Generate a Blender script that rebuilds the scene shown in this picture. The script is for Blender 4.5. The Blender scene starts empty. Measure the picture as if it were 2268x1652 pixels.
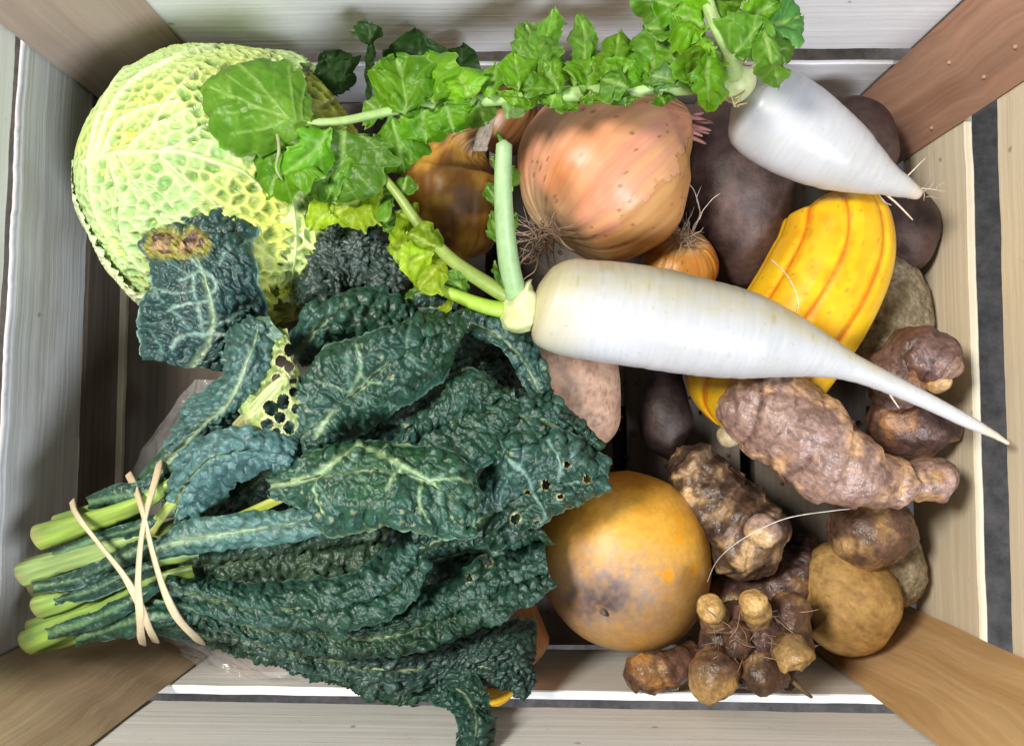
import bpy, math, random
import numpy as np
from mathutils import Vector

scene = bpy.context.scene
C = scene.collection
# ------------------------------------------------------------------ camera
H = 0.58                       # camera height over the crate floor (m)
FPX, CX, CY = 1780.0, 1134.0, 826.0
TILT = math.atan(104 / FPX)
cam = bpy.data.objects.new('camera', bpy.data.cameras.new('camera'))
C.objects.link(cam)
cam.data.sensor_width = 36.0
cam.data.lens = FPX / 2268.0 * 36.0
cam.location = (0, 0, H)
cam.rotation_euler = (TILT, 0, 0)
cam.data.clip_start = 0.01
cam.data.clip_end = 50
scene.camera = cam
# ------------------------------------------------------------------ world and lamps
world = bpy.data.worlds.new("World")
scene.world = world
world.use_nodes = True
bg = world.node_tree.nodes['Background']
bg.inputs[0].default_value = (0.86, 0.92, 1.0, 1)
bg.inputs[1].default_value = 0.13


def area(name, loc, target, size, power, color):
    l = bpy.data.lights.new(name, 'AREA')
    l.shape = 'DISK'
    l.size = size
    l.energy = power
    l.color = color
    o = bpy.data.objects.new(name, l)
    C.objects.link(o)
    o.location = loc
    d = Vector(target) - Vector(loc)
    o.rotation_euler = d.to_track_quat('-Z', 'Y').to_euler()
    return o


area('ceiling_lamp', (-0.46, 0.20, 0.98), (0.02, 0, 0.05), 0.22, 12.0, (1.0, 0.95, 0.87))
area('cool_fill_light', (0.40, -0.62, 0.98), (0, 0.04, 0.05), 0.34, 13.5, (0.86, 0.92, 1.0))  # cool second light, added to brighten the crate walls
vs = scene.view_settings
vs.view_transform = 'Standard'
vs.look = 'None'
vs.gamma = 1.0
vs.exposure = 0.24
vs.use_curve_mapping = False
try:
    scene.cycles.use_denoising = True
    scene.cycles.max_bounces = 8
    scene.cycles.transparent_max_bounces = 12
    scene.cycles.sample_clamp_indirect = 4
except Exception:
    pass

# ------------------------------------------------------------------ geometry from the picture
ct, st = math.cos(TILT), math.sin(TILT)


def ray(px, py):
    dx = (np.asarray(px, float) - CX) / FPX
    dy = -(np.asarray(py, float) - CY) / FPX
    return dx, dy * ct + st, dy * st - ct


def W(px, py, z):
    dx, y, zz = ray(px, py)
    k = (np.asarray(z, float) - H) / zz
    return np.stack([dx * k, y * k, np.zeros_like(k) + z], -1)


def on_x(px, py, c):
    dx, y, zz = ray(px, py)
    k = c / dx
    return np.array([c, y * k, H + zz * k])


def on_y(px, py, c):
    dx, y, zz = ray(px, py)
    k = c / y
    return np.array([dx * k, c, H + zz * k])


def PXR(r, z):
    return np.asarray(r, float) * (H - np.asarray(z, float)) / FPX


# ------------------------------------------------------------------ numpy noise
def _hash(*a):
    h = np.zeros(np.broadcast(*a).shape, np.uint64)
    for i, x in enumerate(a):
        h = h ^ (np.asarray(x).astype(np.int64).astype(np.uint64) * np.uint64((0x9E3779B97F4A7C15, 0xC2B2AE3D27D4EB4F, 0x165667B19E3779F9, 0x27D4EB2F165667C5)[i]))
        h = (h ^ (h >> np.uint64(29))) * np.uint64(0xBF58476D1CE4E5B9)
    h = h ^ (h >> np.uint64(32))
    return (h & np.uint64(0xFFFFFF)).astype(np.float64) / 0xFFFFFF


np.seterr(over='ignore', invalid='ignore', divide='ignore')


def vnoise(x, y, z=0.0, seed=0):
    x, y, z = np.broadcast_arrays(np.asarray(x, float), np.asarray(y, float), np.asarray(z, float))
    xi, yi, zi = np.floor(x), np.floor(y), np.floor(z)
    fx, fy, fz = x - xi, y - yi, z - zi
    fx, fy, fz = [f * f * f * (f * (f * 6 - 15) + 10) for f in (fx, fy, fz)]
    r = 0
    for a in (0, 1):
        for b in (0, 1):
            for c in (0, 1):
                w = (fx if a else 1 - fx) * (fy if b else 1 - fy) * (fz if c else 1 - fz)
                r = r + w * _hash(xi + a, yi + b, zi + c, np.zeros_like(xi) + seed)
    return r * 2 - 1


def fbm(x, y, z=0.0, seed=0, oct=3):
    r, a = 0, 1.0
    for i in range(oct):
        r = r + a * vnoise(np.asarray(x) * 2 ** i, np.asarray(y) * 2 ** i, np.asarray(z) * 2 ** i, seed + i * 7)
        a *= 0.5
    return r / 1.5


def voro(x, y, seed=0, jit=0.9):
    xi, yi = np.floor(x), np.floor(y)
    F1 = np.full(x.shape, 9.0)
    F2 = np.full(x.shape, 9.0)
    R = np.zeros(x.shape)
    sd = np.zeros_like(xi) + seed
    for a in (-1, 0, 1):
        for b in (-1, 0, 1):
            cx, cy = xi + a, yi + b
            px = cx + .5 + jit * (_hash(cx, cy, sd) - .5)
            py = cy + .5 + jit * (_hash(cx, cy, sd + 31) - .5)
            d = np.hypot(px - x, py - y)
            closer = d < F1
            F2 = np.where(closer, F1, np.minimum(F2, d))
            R = np.where(closer, _hash(cx, cy, sd + 57), R)
            F1 = np.where(closer, d, F1)
    return F1, F2, R


def mix(a, b, f):
    f = np.clip(np.asarray(f, float), 0, 1)[..., None]
    return np.asarray(a, float) * (1 - f) + np.asarray(b, float) * f


def sst(a, b, x):
    t = np.clip((x - a) / (b - a), 0, 1)
    return t * t * (3 - 2 * t)


def spline(pts, n):
    P = np.asarray(pts, float)
    if len(P) == 2:
        Q = P[0] + (P[1] - P[0]) * np.linspace(0, 1, n)[:, None]
        return Q
    A = np.vstack([2 * P[0] - P[1], P, 2 * P[-1] - P[-2]])
    out = []
    k = 24
    for i in range(1, len(A) - 2):
        t = np.linspace(0, 1, k, endpoint=False)[:, None]
        p0, p1, p2, p3 = A[i - 1], A[i], A[i + 1], A[i + 2]
        out.append(.5 * (2 * p1 + (p2 - p0) * t + (2 * p0 - 5 * p1 + 4 * p2 - p3) * t ** 2 + (3 * p1 - p0 - 3 * p2 + p3) * t ** 3))
    Q = np.vstack(out + [P[-1:]])
    d = np.r_[0, np.cumsum(np.linalg.norm(np.diff(Q[:, :3], axis=0), axis=1))]
    u = np.linspace(0, d[-1], n)
    return np.stack([np.interp(u, d, Q[:, j]) for j in range(Q.shape[1])], -1)


def wspline(pts, n):
    """control points (px,py,z[,r]) -> world curve (x,y,z[,r])"""
    P = np.asarray(pts, float)
    w = W(P[:, 0], P[:, 1], P[:, 2])
    if P.shape[1] > 3:
        w = np.c_[w, PXR(P[:, 3], P[:, 2])]
    return spline(w, n)


def arclen(Q):
    return np.r_[0, np.cumsum(np.linalg.norm(np.diff(Q[:, :3], axis=0), axis=1))]


# ------------------------------------------------------------------ mesh builder
ROOT = {}


def thing(name, label, cat, loc, group=None, kind=None):
    o = bpy.data.objects.new(name, None)
    o.empty_display_size = 0.02
    C.objects.link(o)
    o.location = loc
    tag(o, label, cat, group, kind)
    ROOT[o.name] = np.array(loc, float)
    return o


def tag(o, label, cat=None, group=None, kind=None):
    if label:
        o['label'] = label
    if cat:
        o['category'] = cat
    if group:
        o['group'] = group
    if kind:
        o['kind'] = kind
    return o


class MB:
    def __init__(s):
        s.V, s.F, s.Cc, s.U, s.n = [], [], [], [], 0

    def grid(s, P, col, luv=None, closed=False, mask=None):
        n, m = P.shape[:2]
        idx = np.arange(n * m).reshape(n, m) + s.n
        if closed:
            idx = np.hstack([idx, idx[:, :1]])
        a, b, c, d = idx[:-1, :-1], idx[:-1, 1:], idx[1:, 1:], idx[1:, :-1]
        F = np.stack([a, b, c, d], -1)
        if mask is not None:
            k = mask if not closed else np.hstack([mask, mask[:, :1]])
            k = k[:-1, :-1] & k[1:, 1:] & k[:-1, 1:] & k[1:, :-1]
            F = F[k]
        s.F.append(F.reshape(-1, 4))
        s.V.append(P.reshape(-1, 3))
        cc = np.empty((n, m, 3))
        cc[:] = col
        s.Cc.append(cc.reshape(-1, 3))
        u = np.zeros((n, m, 3)) if luv is None else luv
        s.U.append(u.reshape(-1, 3))
        s.n += n * m

    def tube(s, pts, r0, r1, col, m=7, n=None, power=1.0):
        """round tapering string through world points"""
        Q = spline(pts, n or max(6, int(len(pts) * 5)))[:, :3]
        n = len(Q)
        T = np.gradient(Q, axis=0)
        T /= np.linalg.norm(T, axis=1)[:, None] + 1e-12
        up = np.array([.31, .17, .93])
        A = np.cross(T, up)
        A /= np.linalg.norm(A, axis=1)[:, None] + 1e-12
        B = np.cross(T, A)
        th = np.linspace(0, 2 * math.pi, m, endpoint=False)
        u = np.linspace(0, 1, n) ** power
        r = r0 + (r1 - r0) * u
        r[0] *= .2
        r[-1] *= .2
        P = Q[:, None] + r[:, None, None] * (np.cos(th)[None, :, None] * A[:, None] + np.sin(th)[None, :, None] * B[:, None])
        s.grid(P, col, None, closed=True)

    def build(s, name, mat, parent=None, origin=None, smooth=True):
        V = np.vstack(s.V)
        F = np.vstack(s.F)
        o0 = ROOT[parent.name] if parent is not None else (np.array(origin) if origin is not None else np.r_[V[:, :2].mean(0), V[:, 2].min()])
        me = bpy.data.meshes.new(name)
        me.vertices.add(len(V))
        me.vertices.foreach_set('co', (V - o0).ravel())
        me.loops.add(F.size)
        me.loops.foreach_set('vertex_index', F.ravel().astype(np.int32))
        me.polygons.add(len(F))
        me.polygons.foreach_set('loop_start', np.arange(0, F.size, 4, dtype=np.int32))
        me.polygons.foreach_set('use_smooth', np.full(len(F), smooth))
        me.update(calc_edges=True)
        at = me.attributes.new('Col', 'FLOAT_COLOR', 'POINT')
        at.data.foreach_set('color', np.c_[np.clip(np.vstack(s.Cc), 0, 1), np.ones(len(V))].ravel())
        at = me.attributes.new('luv', 'FLOAT_VECTOR', 'POINT')
        at.data.foreach_set('vector', np.vstack(s.U).ravel())
        me.materials.append(mat)
        o = bpy.data.objects.new(name, me)
        C.objects.link(o)
        if parent is not None:
            o.parent = parent
            ROOT[o.name] = o0
        else:
            o.location = o0
            ROOT[o.name] = o0
        return o


# ------------------------------------------------------------------ materials
def newmat(name):
    m = bpy.data.materials.new(name)
    m.use_nodes = True
    nt = m.node_tree
    return m, nt, nt.nodes['Principled BSDF'], nt.nodes['Material Output']


def nd(nt, t, **kw):
    n = nt.nodes.new(t)
    for k, v in kw.items():
        if k.startswith('_'):
            setattr(n, k[1:], v)
        else:
            n.inputs[k.replace('0', ' ')].default_value = v
    return n


def surf(name, rough=.5, rvar=.1, bump=(400, .3, .0005), var=.25, vscale=120, coat=0.0, transl=0.0, spec=.5, sss=0.0, stretch=None, bump2=None, sheen=0, coatr=.15):
    """colour from the mesh's own surface pattern attribute, varied by procedural noise, with noise bump"""
    m, nt, p, out = newmat(name)
    L = nt.links
    at = nd(nt, 'ShaderNodeAttribute', _attribute_name='Col')
    if stretch:
        src = nd(nt, 'ShaderNodeAttribute', _attribute_name='luv')
        mp = nd(nt, 'ShaderNodeVectorMath', _operation='MULTIPLY')
        L.new(src.outputs['Vector'], mp.inputs[0])
        mp.inputs[1].default_value = stretch
        vec = mp.outputs[0]
    else:
        src = nd(nt, 'ShaderNodeTexCoord')
        vec = src.outputs['Object']
    n1 = nd(nt, 'ShaderNodeTexNoise', Scale=vscale, Detail=5.0, Roughness=.6)
    L.new(vec, n1.inputs['Vector'])
    mr = nd(nt, 'ShaderNodeMapRange')
    mr.inputs['From Min'].default_value = .25
    mr.inputs['From Max'].default_value = .75
    mr.inputs['To Min'].default_value = 1 - var
    mr.inputs['To Max'].default_value = 1 + var
    L.new(n1.outputs['Fac'], mr.inputs['Value'])
    mu = nd(nt, 'ShaderNodeVectorMath', _operation='SCALE')
    L.new(at.outputs['Color'], mu.inputs[0])
    L.new(mr.outputs['Result'], mu.inputs['Scale'])
    L.new(mu.outputs[0], p.inputs['Base Color'])
    n2 = nd(nt, 'ShaderNodeTexNoise', Scale=bump[0], Detail=4.0)
    L.new(vec, n2.inputs['Vector'])
    bp = nd(nt, 'ShaderNodeBump', Strength=bump[1], Distance=bump[2])
    L.new(n2.outputs['Fac'], bp.inputs['Height'])
    nrm = bp.outputs['Normal']
    if bump2:
        vo = nd(nt, 'ShaderNodeTexVoronoi', Scale=bump2[0])
        vo.feature = 'SMOOTH_F1'
        L.new(vec, vo.inputs['Vector'])
        b2 = nd(nt, 'ShaderNodeBump', Strength=bump2[1], Distance=bump2[2])
        b2.invert = True
        L.new(vo.outputs['Distance'], b2.inputs['Height'])
        L.new(nrm, b2.inputs['Normal'])
        nrm = b2.outputs['Normal']
    L.new(nrm, p.inputs['Normal'])
    r = nd(nt, 'ShaderNodeMapRange')
    r.inputs['To Min'].default_value = max(0.02, rough - rvar)
    r.inputs['To Max'].default_value = min(1, rough + rvar)
    L.new(n1.outputs['Fac'], r.inputs['Value'])
    L.new(r.outputs['Result'], p.inputs['Roughness'])
    p.inputs['Specular IOR Level'].default_value = spec
    p.inputs['Coat Weight'].default_value = coat
    p.inputs['Coat Roughness'].default_value = coatr
    if sss:
        p.inputs['Subsurface Weight'].default_value = sss
        p.inputs['Subsurface Radius'].default_value = (.006, .004, .0025)
        p.inputs['Subsurface Scale'].default_value = 1.0
    if transl:
        tr = nd(nt, 'ShaderNodeBsdfTranslucent')
        L.new(mu.outputs[0], tr.inputs['Color'])
        mx = nd(nt, 'ShaderNodeMixShader')
        mx.inputs[0].default_value = transl
        L.new(p.outputs[0], mx.inputs[1])
        L.new(tr.outputs[0], mx.inputs[2])
        L.new(mx.outputs[0], out.inputs['Surface'])
    return m


def wood(name, base, dark, stain=(0.35, 0.30, 0.25), grain=1.0, stainamt=.4, rough=.65, swirl=0.0, speck=.5, seed=0.0):
    m, nt, p, out = newmat(name)
    L = nt.links
    at = nd(nt, 'ShaderNodeAttribute', _attribute_name='luv')
    off = nd(nt, 'ShaderNodeVectorMath', _operation='ADD')
    L.new(at.outputs['Vector'], off.inputs[0])
    oi = nd(nt, 'ShaderNodeObjectInfo')
    rs = nd(nt, 'ShaderNodeMath', _operation='MULTIPLY')
    rs.inputs[1].default_value = 13.7
    L.new(oi.outputs['Random'], rs.inputs[0])
    L.new(rs.outputs[0], off.inputs[1])
    base_vec = off.outputs[0]
    # warp
    wn = nd(nt, 'ShaderNodeTexNoise', Scale=9.0, Detail=2.0)
    L.new(base_vec, wn.inputs['Vector'])
    ws = nd(nt, 'ShaderNodeVectorMath', _operation='SCALE')
    L.new(wn.outputs['Color'], ws.inputs[0])
    ws.inputs['Scale'].default_value = 0.004 + swirl
    wa = nd(nt, 'ShaderNodeVectorMath', _operation='ADD')
    L.new(base_vec, wa.inputs[0])
    L.new(ws.outputs[0], wa.inputs[1])

    def stretched(sc, scale, detail):
        v = nd(nt, 'ShaderNodeVectorMath', _operation='MULTIPLY')
        L.new(wa.outputs[0], v.inputs[0])
        v.inputs[1].default_value = sc
        n = nd(nt, 'ShaderNodeTexNoise', Scale=scale, Detail=detail, Roughness=.6)
        L.new(v.outputs[0], n.inputs['Vector'])
        return n.outputs['Fac']
    g1 = stretched((5, 260, 200), 1.0, 6.0)     # fine fibres
    g2 = stretched((2.2, 62, 40), 1.0, 3.0)     # growth rings
    st_ = stretched((12, 22, 20), 1.0, 4.0)      # stains

    def ramp(fac, a, b, ca, cb):
        r = nd(nt, 'ShaderNodeValToRGB')
        r.color_ramp.elements[0].position = a
        r.color_ramp.elements[1].position = b
        r.color_ramp.elements[0].color = (*ca, 1)
        r.color_ramp.elements[1].color = (*cb, 1)
        L.new(fac, r.inputs[0])
        return r.outputs[0]

    def mixc(f, a, b, mode='MIX'):
        x = nt.nodes.new('ShaderNodeMix')
        x.data_type = 'RGBA'
        x.blend_type = mode
        if isinstance(f, float):
            x.inputs[0].default_value = f
        else:
            L.new(f, x.inputs[0])
        for k, q in ((6, a), (7, b)):
            if isinstance(q, tuple):
                x.inputs[k].default_value = (*q, 1)
            else:
                L.new(q, x.inputs[k])
        return x.outputs[2]
    c = ramp(g2, .36, .62, dark, base)
    f1 = ramp(g1, .3, .7, (1 - .22 * grain,) * 3, (1.0,) * 3)
    c = mixc(1.0, c, f1, 'MULTIPLY')
    sm = nd(nt, 'ShaderNodeMapRange')
    sm.inputs['From Min'].default_value = .5
    sm.inputs['From Max'].default_value = .75
    sm.inputs['To Max'].default_value = stainamt
    L.new(st_, sm.inputs['Value'])
    c = mixc(sm.outputs['Result'], c, stain)
    # small specks / nail marks / dirt
    vo = nd(nt, 'ShaderNodeTexVoronoi', Scale=26.0)
    L.new(base_vec, vo.inputs['Vector'])
    vn = nd(nt, 'ShaderNodeTexNoise', Scale=300.0)
    L.new(base_vec, vn.inputs['Vector'])
    ad = nd(nt, 'ShaderNodeMath', _operation='MULTIPLY_ADD')
    L.new(vn.outputs['Fac'], ad.inputs[0])
    ad.inputs[1].default_value = .12
    L.new(vo.outputs['Distance'], ad.inputs[2])
    vm = nd(nt, 'ShaderNodeMapRange')
    vm.inputs['From Min'].default_value = .085
    vm.inputs['From Max'].default_value = .115
    vm.inputs['To Min'].default_value = speck
    vm.inputs['To Max'].default_value = 0
    L.new(ad.outputs[0], vm.inputs['Value'])
    c = mixc(vm.outputs['Result'], c, (.09, .06, .04))
    kv = nd(nt, 'ShaderNodeVectorMath', _operation='MULTIPLY')
    L.new(wa.outputs[0], kv.inputs[0])
    kv.inputs[1].default_value = (7, 13, 7)
    ko = nd(nt, 'ShaderNodeTexVoronoi', Scale=1.0)
    L.new(kv.outputs[0], ko.inputs['Vector'])
    km = nd(nt, 'ShaderNodeMapRange')
    km.inputs['From Min'].default_value = .05
    km.inputs['From Max'].default_value = .13
    km.inputs['To Min'].default_value = .6
    km.inputs['To Max'].default_value = 0
    L.new(ko.outputs['Distance'], km.inputs['Value'])
    c = mixc(km.outputs['Result'], c, tuple(x * f for x, f in zip(dark, (.62, .5, .42))))
    # soil dust rubbed into the fibres
    dn = nd(nt, 'ShaderNodeTexNoise', Scale=140.0, Detail=6.0, Roughness=.75)
    L.new(base_vec, dn.inputs['Vector'])
    dm = nd(nt, 'ShaderNodeMapRange')
    dm.inputs['From Min'].default_value = .62
    dm.inputs['From Max'].default_value = .78
    dm.inputs['To Max'].default_value = .45
    L.new(dn.outputs['Fac'], dm.inputs['Value'])
    c = mixc(dm.outputs['Result'], c, (.26, .20, .15))
    L.new(c, p.inputs['Base Color'])
    bp = nd(nt, 'ShaderNodeBump', Strength=.7 * grain, Distance=.0008)
    L.new(g1, bp.inputs['Height'])
    L.new(bp.outputs[0], p.inputs['Normal'])
    p.inputs['Roughness'].default_value = rough
    p.inputs['Specular IOR Level'].default_value = .3
    return m


M_kale = surf('kale_leaf', rough=.42, rvar=.18, bump=(900, .5, .0006), var=.34, vscale=260, transl=.04, spec=.5, bump2=(430, .7, .0010), coat=.03, coatr=.35)
M_kstem = surf('kale_stalk', rough=.45, var=.2, vscale=1, stretch=(40, 600, 600), bump=(1.0, .3, .0005), sss=.15)
M_cab = surf('savoy_cabbage', rough=.45, rvar=.1, bump=(500, .3, .0005), var=.14, vscale=150, transl=.08, spec=.4)
M_rad = surf('radish_leaf', rough=.42, rvar=.12, bump=(320, .35, .0006), var=.2, vscale=170, transl=.40, spec=.32, bump2=(260, .35, .0008))
M_radstem = surf('radish_stalk', rough=.45, var=.15, vscale=200, bump=(300, .3, .0004), sss=.2)
M_daikon = surf('radish_root', rough=.33, rvar=.08, bump=(1.0, .12, .0003), var=.05, vscale=1, stretch=(700, 60, 60), spec=.5, sss=.35, coat=.08, coatr=.3)
M_onion = surf('onion_skin', rough=.42, rvar=.16, bump=(1, .35, .0005), var=.10, vscale=1, stretch=(40, 200, 200), spec=.5)
M_fibre = surf('dry_roots', rough=.8, var=.35, vscale=300, bump=(500, .3, .0004))
M_choke = surf('sunchoke_skin', rough=.37, rvar=.2, bump=(300, .8, .0014), var=.45, vscale=340, spec=.5)
M_potato = surf('potato_skin', rough=.7, rvar=.1, bump=(420, .45, .0007), var=.3, vscale=200, spec=.3)
M_beet = surf('beetroot_skin', rough=.55, rvar=.15, bump=(260, .6, .0010), var=.45, vscale=130, spec=.4)
M_turnip = surf('turnip_skin', rough=.46, rvar=.12, bump=(420, .3, .0006), var=.16, vscale=260, spec=.5, sss=.1)
M_squash = surf('squash_skin', rough=.3, rvar=.08, bump=(300, .12, .0005), var=.1, vscale=120, spec=.5, coat=.2)
M_celeriac = surf('celeriac_skin', rough=.85, rvar=.1, bump=(300, .9, .0015), var=.5, vscale=330, spec=.2)
M_tie = surf('rubber_band', rough=.55, var=.12, vscale=300, bump=(500, .2, .0003))

PALE = dict(base=(.66, .635, .60), dark=(.54, .51, .47))
WD_left = wood('weathered_grey_wood', (.70, .70, .69), (.60, .60, .59), (.36, .32, .27), 1.6, .55)
WD_leftlow = wood('brown_shaded_wood', (.22, .18, .145), (.13, .10, .075), (.12, .09, .07), 1.2, .7)  # weathered brown, darkened further to stand for shadow low in the crate
WD_top = wood('pale_planed_wood', (.86, .845, .845), (.81, .79, .80), (.60, .56, .53), .75, .35)
WD_bot = wood('pale_dusty_wood', (.86, .84, .80), (.80, .78, .72), (.58, .52, .45), .7, .35)
WD_right = wood('cream_pine_wood', (.80, .70, .52), (.73, .62, .44), (.55, .44, .30), .8, .4)
WD_floor = wood('dull_floor_wood', (.15, .125, .10), (.10, .08, .06), (.06, .045, .03), 1.0, .6)
WD_post1 = wood('dusty_brown_post_wood', (.52, .39, .33), (.43, .31, .26), (.46, .38, .34), .8, .5)
WD_post2 = wood('red_brown_post_wood', (.47, .265, .175), (.33, .165, .105), (.33, .22, .16), 1.0, .5, swirl=.03)
WD_post3 = wood('golden_post_wood', (.68, .44, .215), (.55, .33, .14), (.42, .29, .16), .9, .5, swirl=.025)
WD_post4 = wood('tan_post_wood', (.62, .46, .29), (.53, .375, .23), (.33, .24, .15), .9, .5, swirl=.015)

# ------------------------------------------------------------------ the ground under the crate
m, nt, p, out = newmat('concrete')
tc = nd(nt, 'ShaderNodeTexCoord')
a = nd(nt, 'ShaderNodeTexNoise', Scale=60.0, Detail=8.0, Roughness=.7)
nt.links.new(tc.outputs['Object'], a.inputs['Vector'])
r = nd(nt, 'ShaderNodeValToRGB')
r.color_ramp.elements[0].position = .35
r.color_ramp.elements[0].color = (.045, .040, .038, 1)
r.color_ramp.elements[1].position = .7
r.color_ramp.elements[1].color = (.13, .115, .108, 1)
nt.links.new(a.outputs['Fac'], r.inputs[0])
nt.links.new(r.outputs[0], p.inputs['Base Color'])
b = nd(nt, 'ShaderNodeBump', Strength=.7, Distance=.002)
nt.links.new(a.outputs['Fac'], b.inputs['Height'])
nt.links.new(b.outputs[0], p.inputs['Normal'])
p.inputs['Roughness'].default_value = .85
mb = MB()
g = np.linspace(-3, 3, 9)
mb.grid(np.stack([*np.meshgrid(g, g, indexing='xy'), np.full((9, 9), -.03)], -1), (.2, .2, .2))
gr = mb.build('ground', m, None, origin=(0, 0, -.03))
gr['kind'] = 'structure'

# ------------------------------------------------------------------ the crate
XW = 0.281
YT = 0.236
YB = -0.163
crate = thing('wooden_crate', 'slatted wooden crate with slanting corner posts, holding all the vegetables', 'crate', (0, 0, -.024))


def board(name, a, b, c, d, out_dir, th, mat, seed=0, jit=.0004, label=None):
    """box board whose visible face has the corners a-b (one long edge) and d-c (the other); thickness goes along out_dir"""
    a, b, c, d = [np.array(q, float) for q in (a, b, c, d)]
    o = np.array(out_dir, float)
    n = max(8, int(np.linalg.norm(b - a) / .004))
    u = np.linspace(0, 1, n)[:, None]
    e0 = a + (b - a) * u
    e1 = d + (c - d) * u
    cr = (e1 - e0)
    wdt = np.linalg.norm(cr, axis=1)
    crn = cr / wdt[:, None]
    s = np.linalg.norm(b - a) * u[:, 0]
    e0 = e0 + crn * (vnoise(s * 45, 0 * s, seed=seed)[:, None] * jit * 1.5 + vnoise(s * 400, 0 * s, seed=seed + 1)[:, None] * jit * .5)
    e1 = e1 - crn * (vnoise(s * 45, 0 * s, seed=seed + 5)[:, None] * jit * 1.5 + vnoise(s * 400, 0 * s, seed=seed + 6)[:, None] * jit * .5)
    bev = .0008
    prof = []      # (fraction pos from e0 to e1 in metres, depth)
    wd = wdt.mean()
    for x, z in ((bev, 0), (wd - bev, 0), (wd, bev), (wd, th - bev), (wd - bev, th), (bev, th), (0, th - bev), (0, bev)):
        prof.append((x, z))
    P = np.zeros((n, 8, 3))
    U = np.zeros((n, 8, 3))
    for j, (x, z) in enumerate(prof):
        f = x / wd
        P[:, j] = e0 + (e1 - e0) * f + o * z
        U[:, j] = np.stack([s, np.full(n, x), np.full(n, z)], -1)
    m_ = MB()
    m_.grid(P, (.5, .5, .5), U, closed=True)
    for k in (0, n - 1):
        q = P[k]
        G = np.stack([np.stack([q[0], q[1], q[2], q[3]]), np.stack([q[7], q[6], q[5], q[4]])], 0)
        # two strips closing the end
        m_.grid(G, (.5, .5, .5), np.stack([U[k][[0, 1, 2, 3]], U[k][[7, 6, 5, 4]]], 0))
    ob = m_.build(name, mat, crate, smooth=False)
    if label:
        ob['label'] = label
    return ob


def yz(x, y, z):
    return (x, y, z)


# right wall (plane x = XW): low slat and high slat from traced edges
t0, t1 = on_x(2136, 250, XW), on_x(2170, 1400, XW)


def ext(p, q, ya, yb, ax=1):
    """extend line p-q so that coordinate ax runs from ya to yb"""
    d = (q - p) / (q[ax] - p[ax])
    return p + d * (ya - p[ax]), p + d * (yb - p[ax])


ya, yb = YT + .006, YB - .006
T0, T1 = ext(t0, t1, ya, yb)
board('side_slat', T0, T1, (XW, yb, .012), (XW, ya, .012), (1, 0, 0), .0050, WD_right, 1)
t0, t1 = on_x(2207, 250, XW), on_x(2242, 1430, XW)
T0, T1 = ext(t0, t1, ya, yb)
board('side_slat', (XW, ya, .235), (XW, yb, .235), T1, T0, (1, 0, 0), .0055, WD_right, 2)
# left wall
XL = -XW
t0, t1 = on_x(60, 110, XL), on_x(12, 1050, XL)
b0, b1 = on_x(194, 480, XL), on_x(172, 1080, XL)
T0, T1 = ext(t0, t1, ya, yb)
B0, B1 = ext(b0, b1, ya, yb)
board('side_slat', T0, T1, B1, B0, (-1, 0, 0), .0052, WD_left, 3, jit=.0007)
board('side_slat', B0 - np.array([0.001, 0, .006]), B1 - np.array([0.001, 0, .006]), (XL - .001, yb, -.008), (XL - .001, ya, -.008), (-1, 0, 0), .0050, WD_leftlow, 4)
board('side_slat', (XL, ya, .235), (XL, yb, .235), T1 + np.array([0, 0, .012]), T0 + np.array([0, 0, .010]), (-1, 0, 0), .0055, WD_top, 5)
# top (far) wall, plane y = YT
xa, xb = -XW - .006, XW + .006
t0, t1 = on_y(700, 119, YT), on_y(2040, 108, YT)
T0, T1 = ext(t0, t1, xa, xb, 0)
board('side_slat', (xa, YT, .235), (xb, YT, .235), T1, T0, (0, 1, 0), .0055, WD_top, 6)
l0, l1 = on_y(700, 146, YT), on_y(2040, 141, YT)
L0, L1 = ext(l0, l1, xa, xb, 0)
board('side_slat', L0, L1, (xb, YT, -.008), (xa, YT, -.008), (0, 1, 0), .0032, WD_top, 7)
# near wall, plane y = YB
t0, t1 = on_y(380, 1550, YB), on_y(2060, 1580, YB)
T0, T1 = ext(t0, t1, xa, xb, 0)
board('side_slat', (xa, YB, .235), (xb, YB, .235), T1, T0, (0, -1, 0), .0055, WD_bot, 8)
t0, t1 = on_y(380, 1517, YB), on_y(2060, 1541, YB)
T0, T1 = ext(t0, t1, xa, xb, 0)
board('side_slat', T0, T1, (xb, YB, -.004), (xa, YB, -.004), (0, -1, 0), .0052, WD_bot, 9)
xq = W(253, 900, .006)[0]
board('edge_highlight_strip', (xq, YT - .004, .006), (xq, YB + .004, .006), (xq + .0058, YB + .004, .006), (xq + .0058, YT - .004, .006), (0, 0, -1), .0055, WD_right, 15)  # pale strip added to imitate the highlight along the floor edge
# floor boards along y
xs = [W(262, 900, 0)[0], None]
x0 = W(264, 900, 0)[0]
wid = .0815
k = 0
while x0 < XW - .01:
    w_ = min(wid, XW - .002 - x0)
    board('floor_slat', (x0, YT - .004, 0), (x0, YB + .004, 0), (x0 + w_, YB + .004, 0), (x0 + w_, YT - .004, 0), (0, 0, -1), .005,
          WD_floor if k else WD_leftlow, 20 + k)
    x0 += wid + .010
    k += 1
for yy in (YT - .03, .03, YB + .03):
    board('bottom_batten', (-XW, yy - .02, -.0055), (XW, yy - .02, -.0055), (XW, yy + .02, -.0055), (-XW, yy + .02, -.0055), (0, 0, -1), .014, WD_leftlow, 31)


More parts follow.
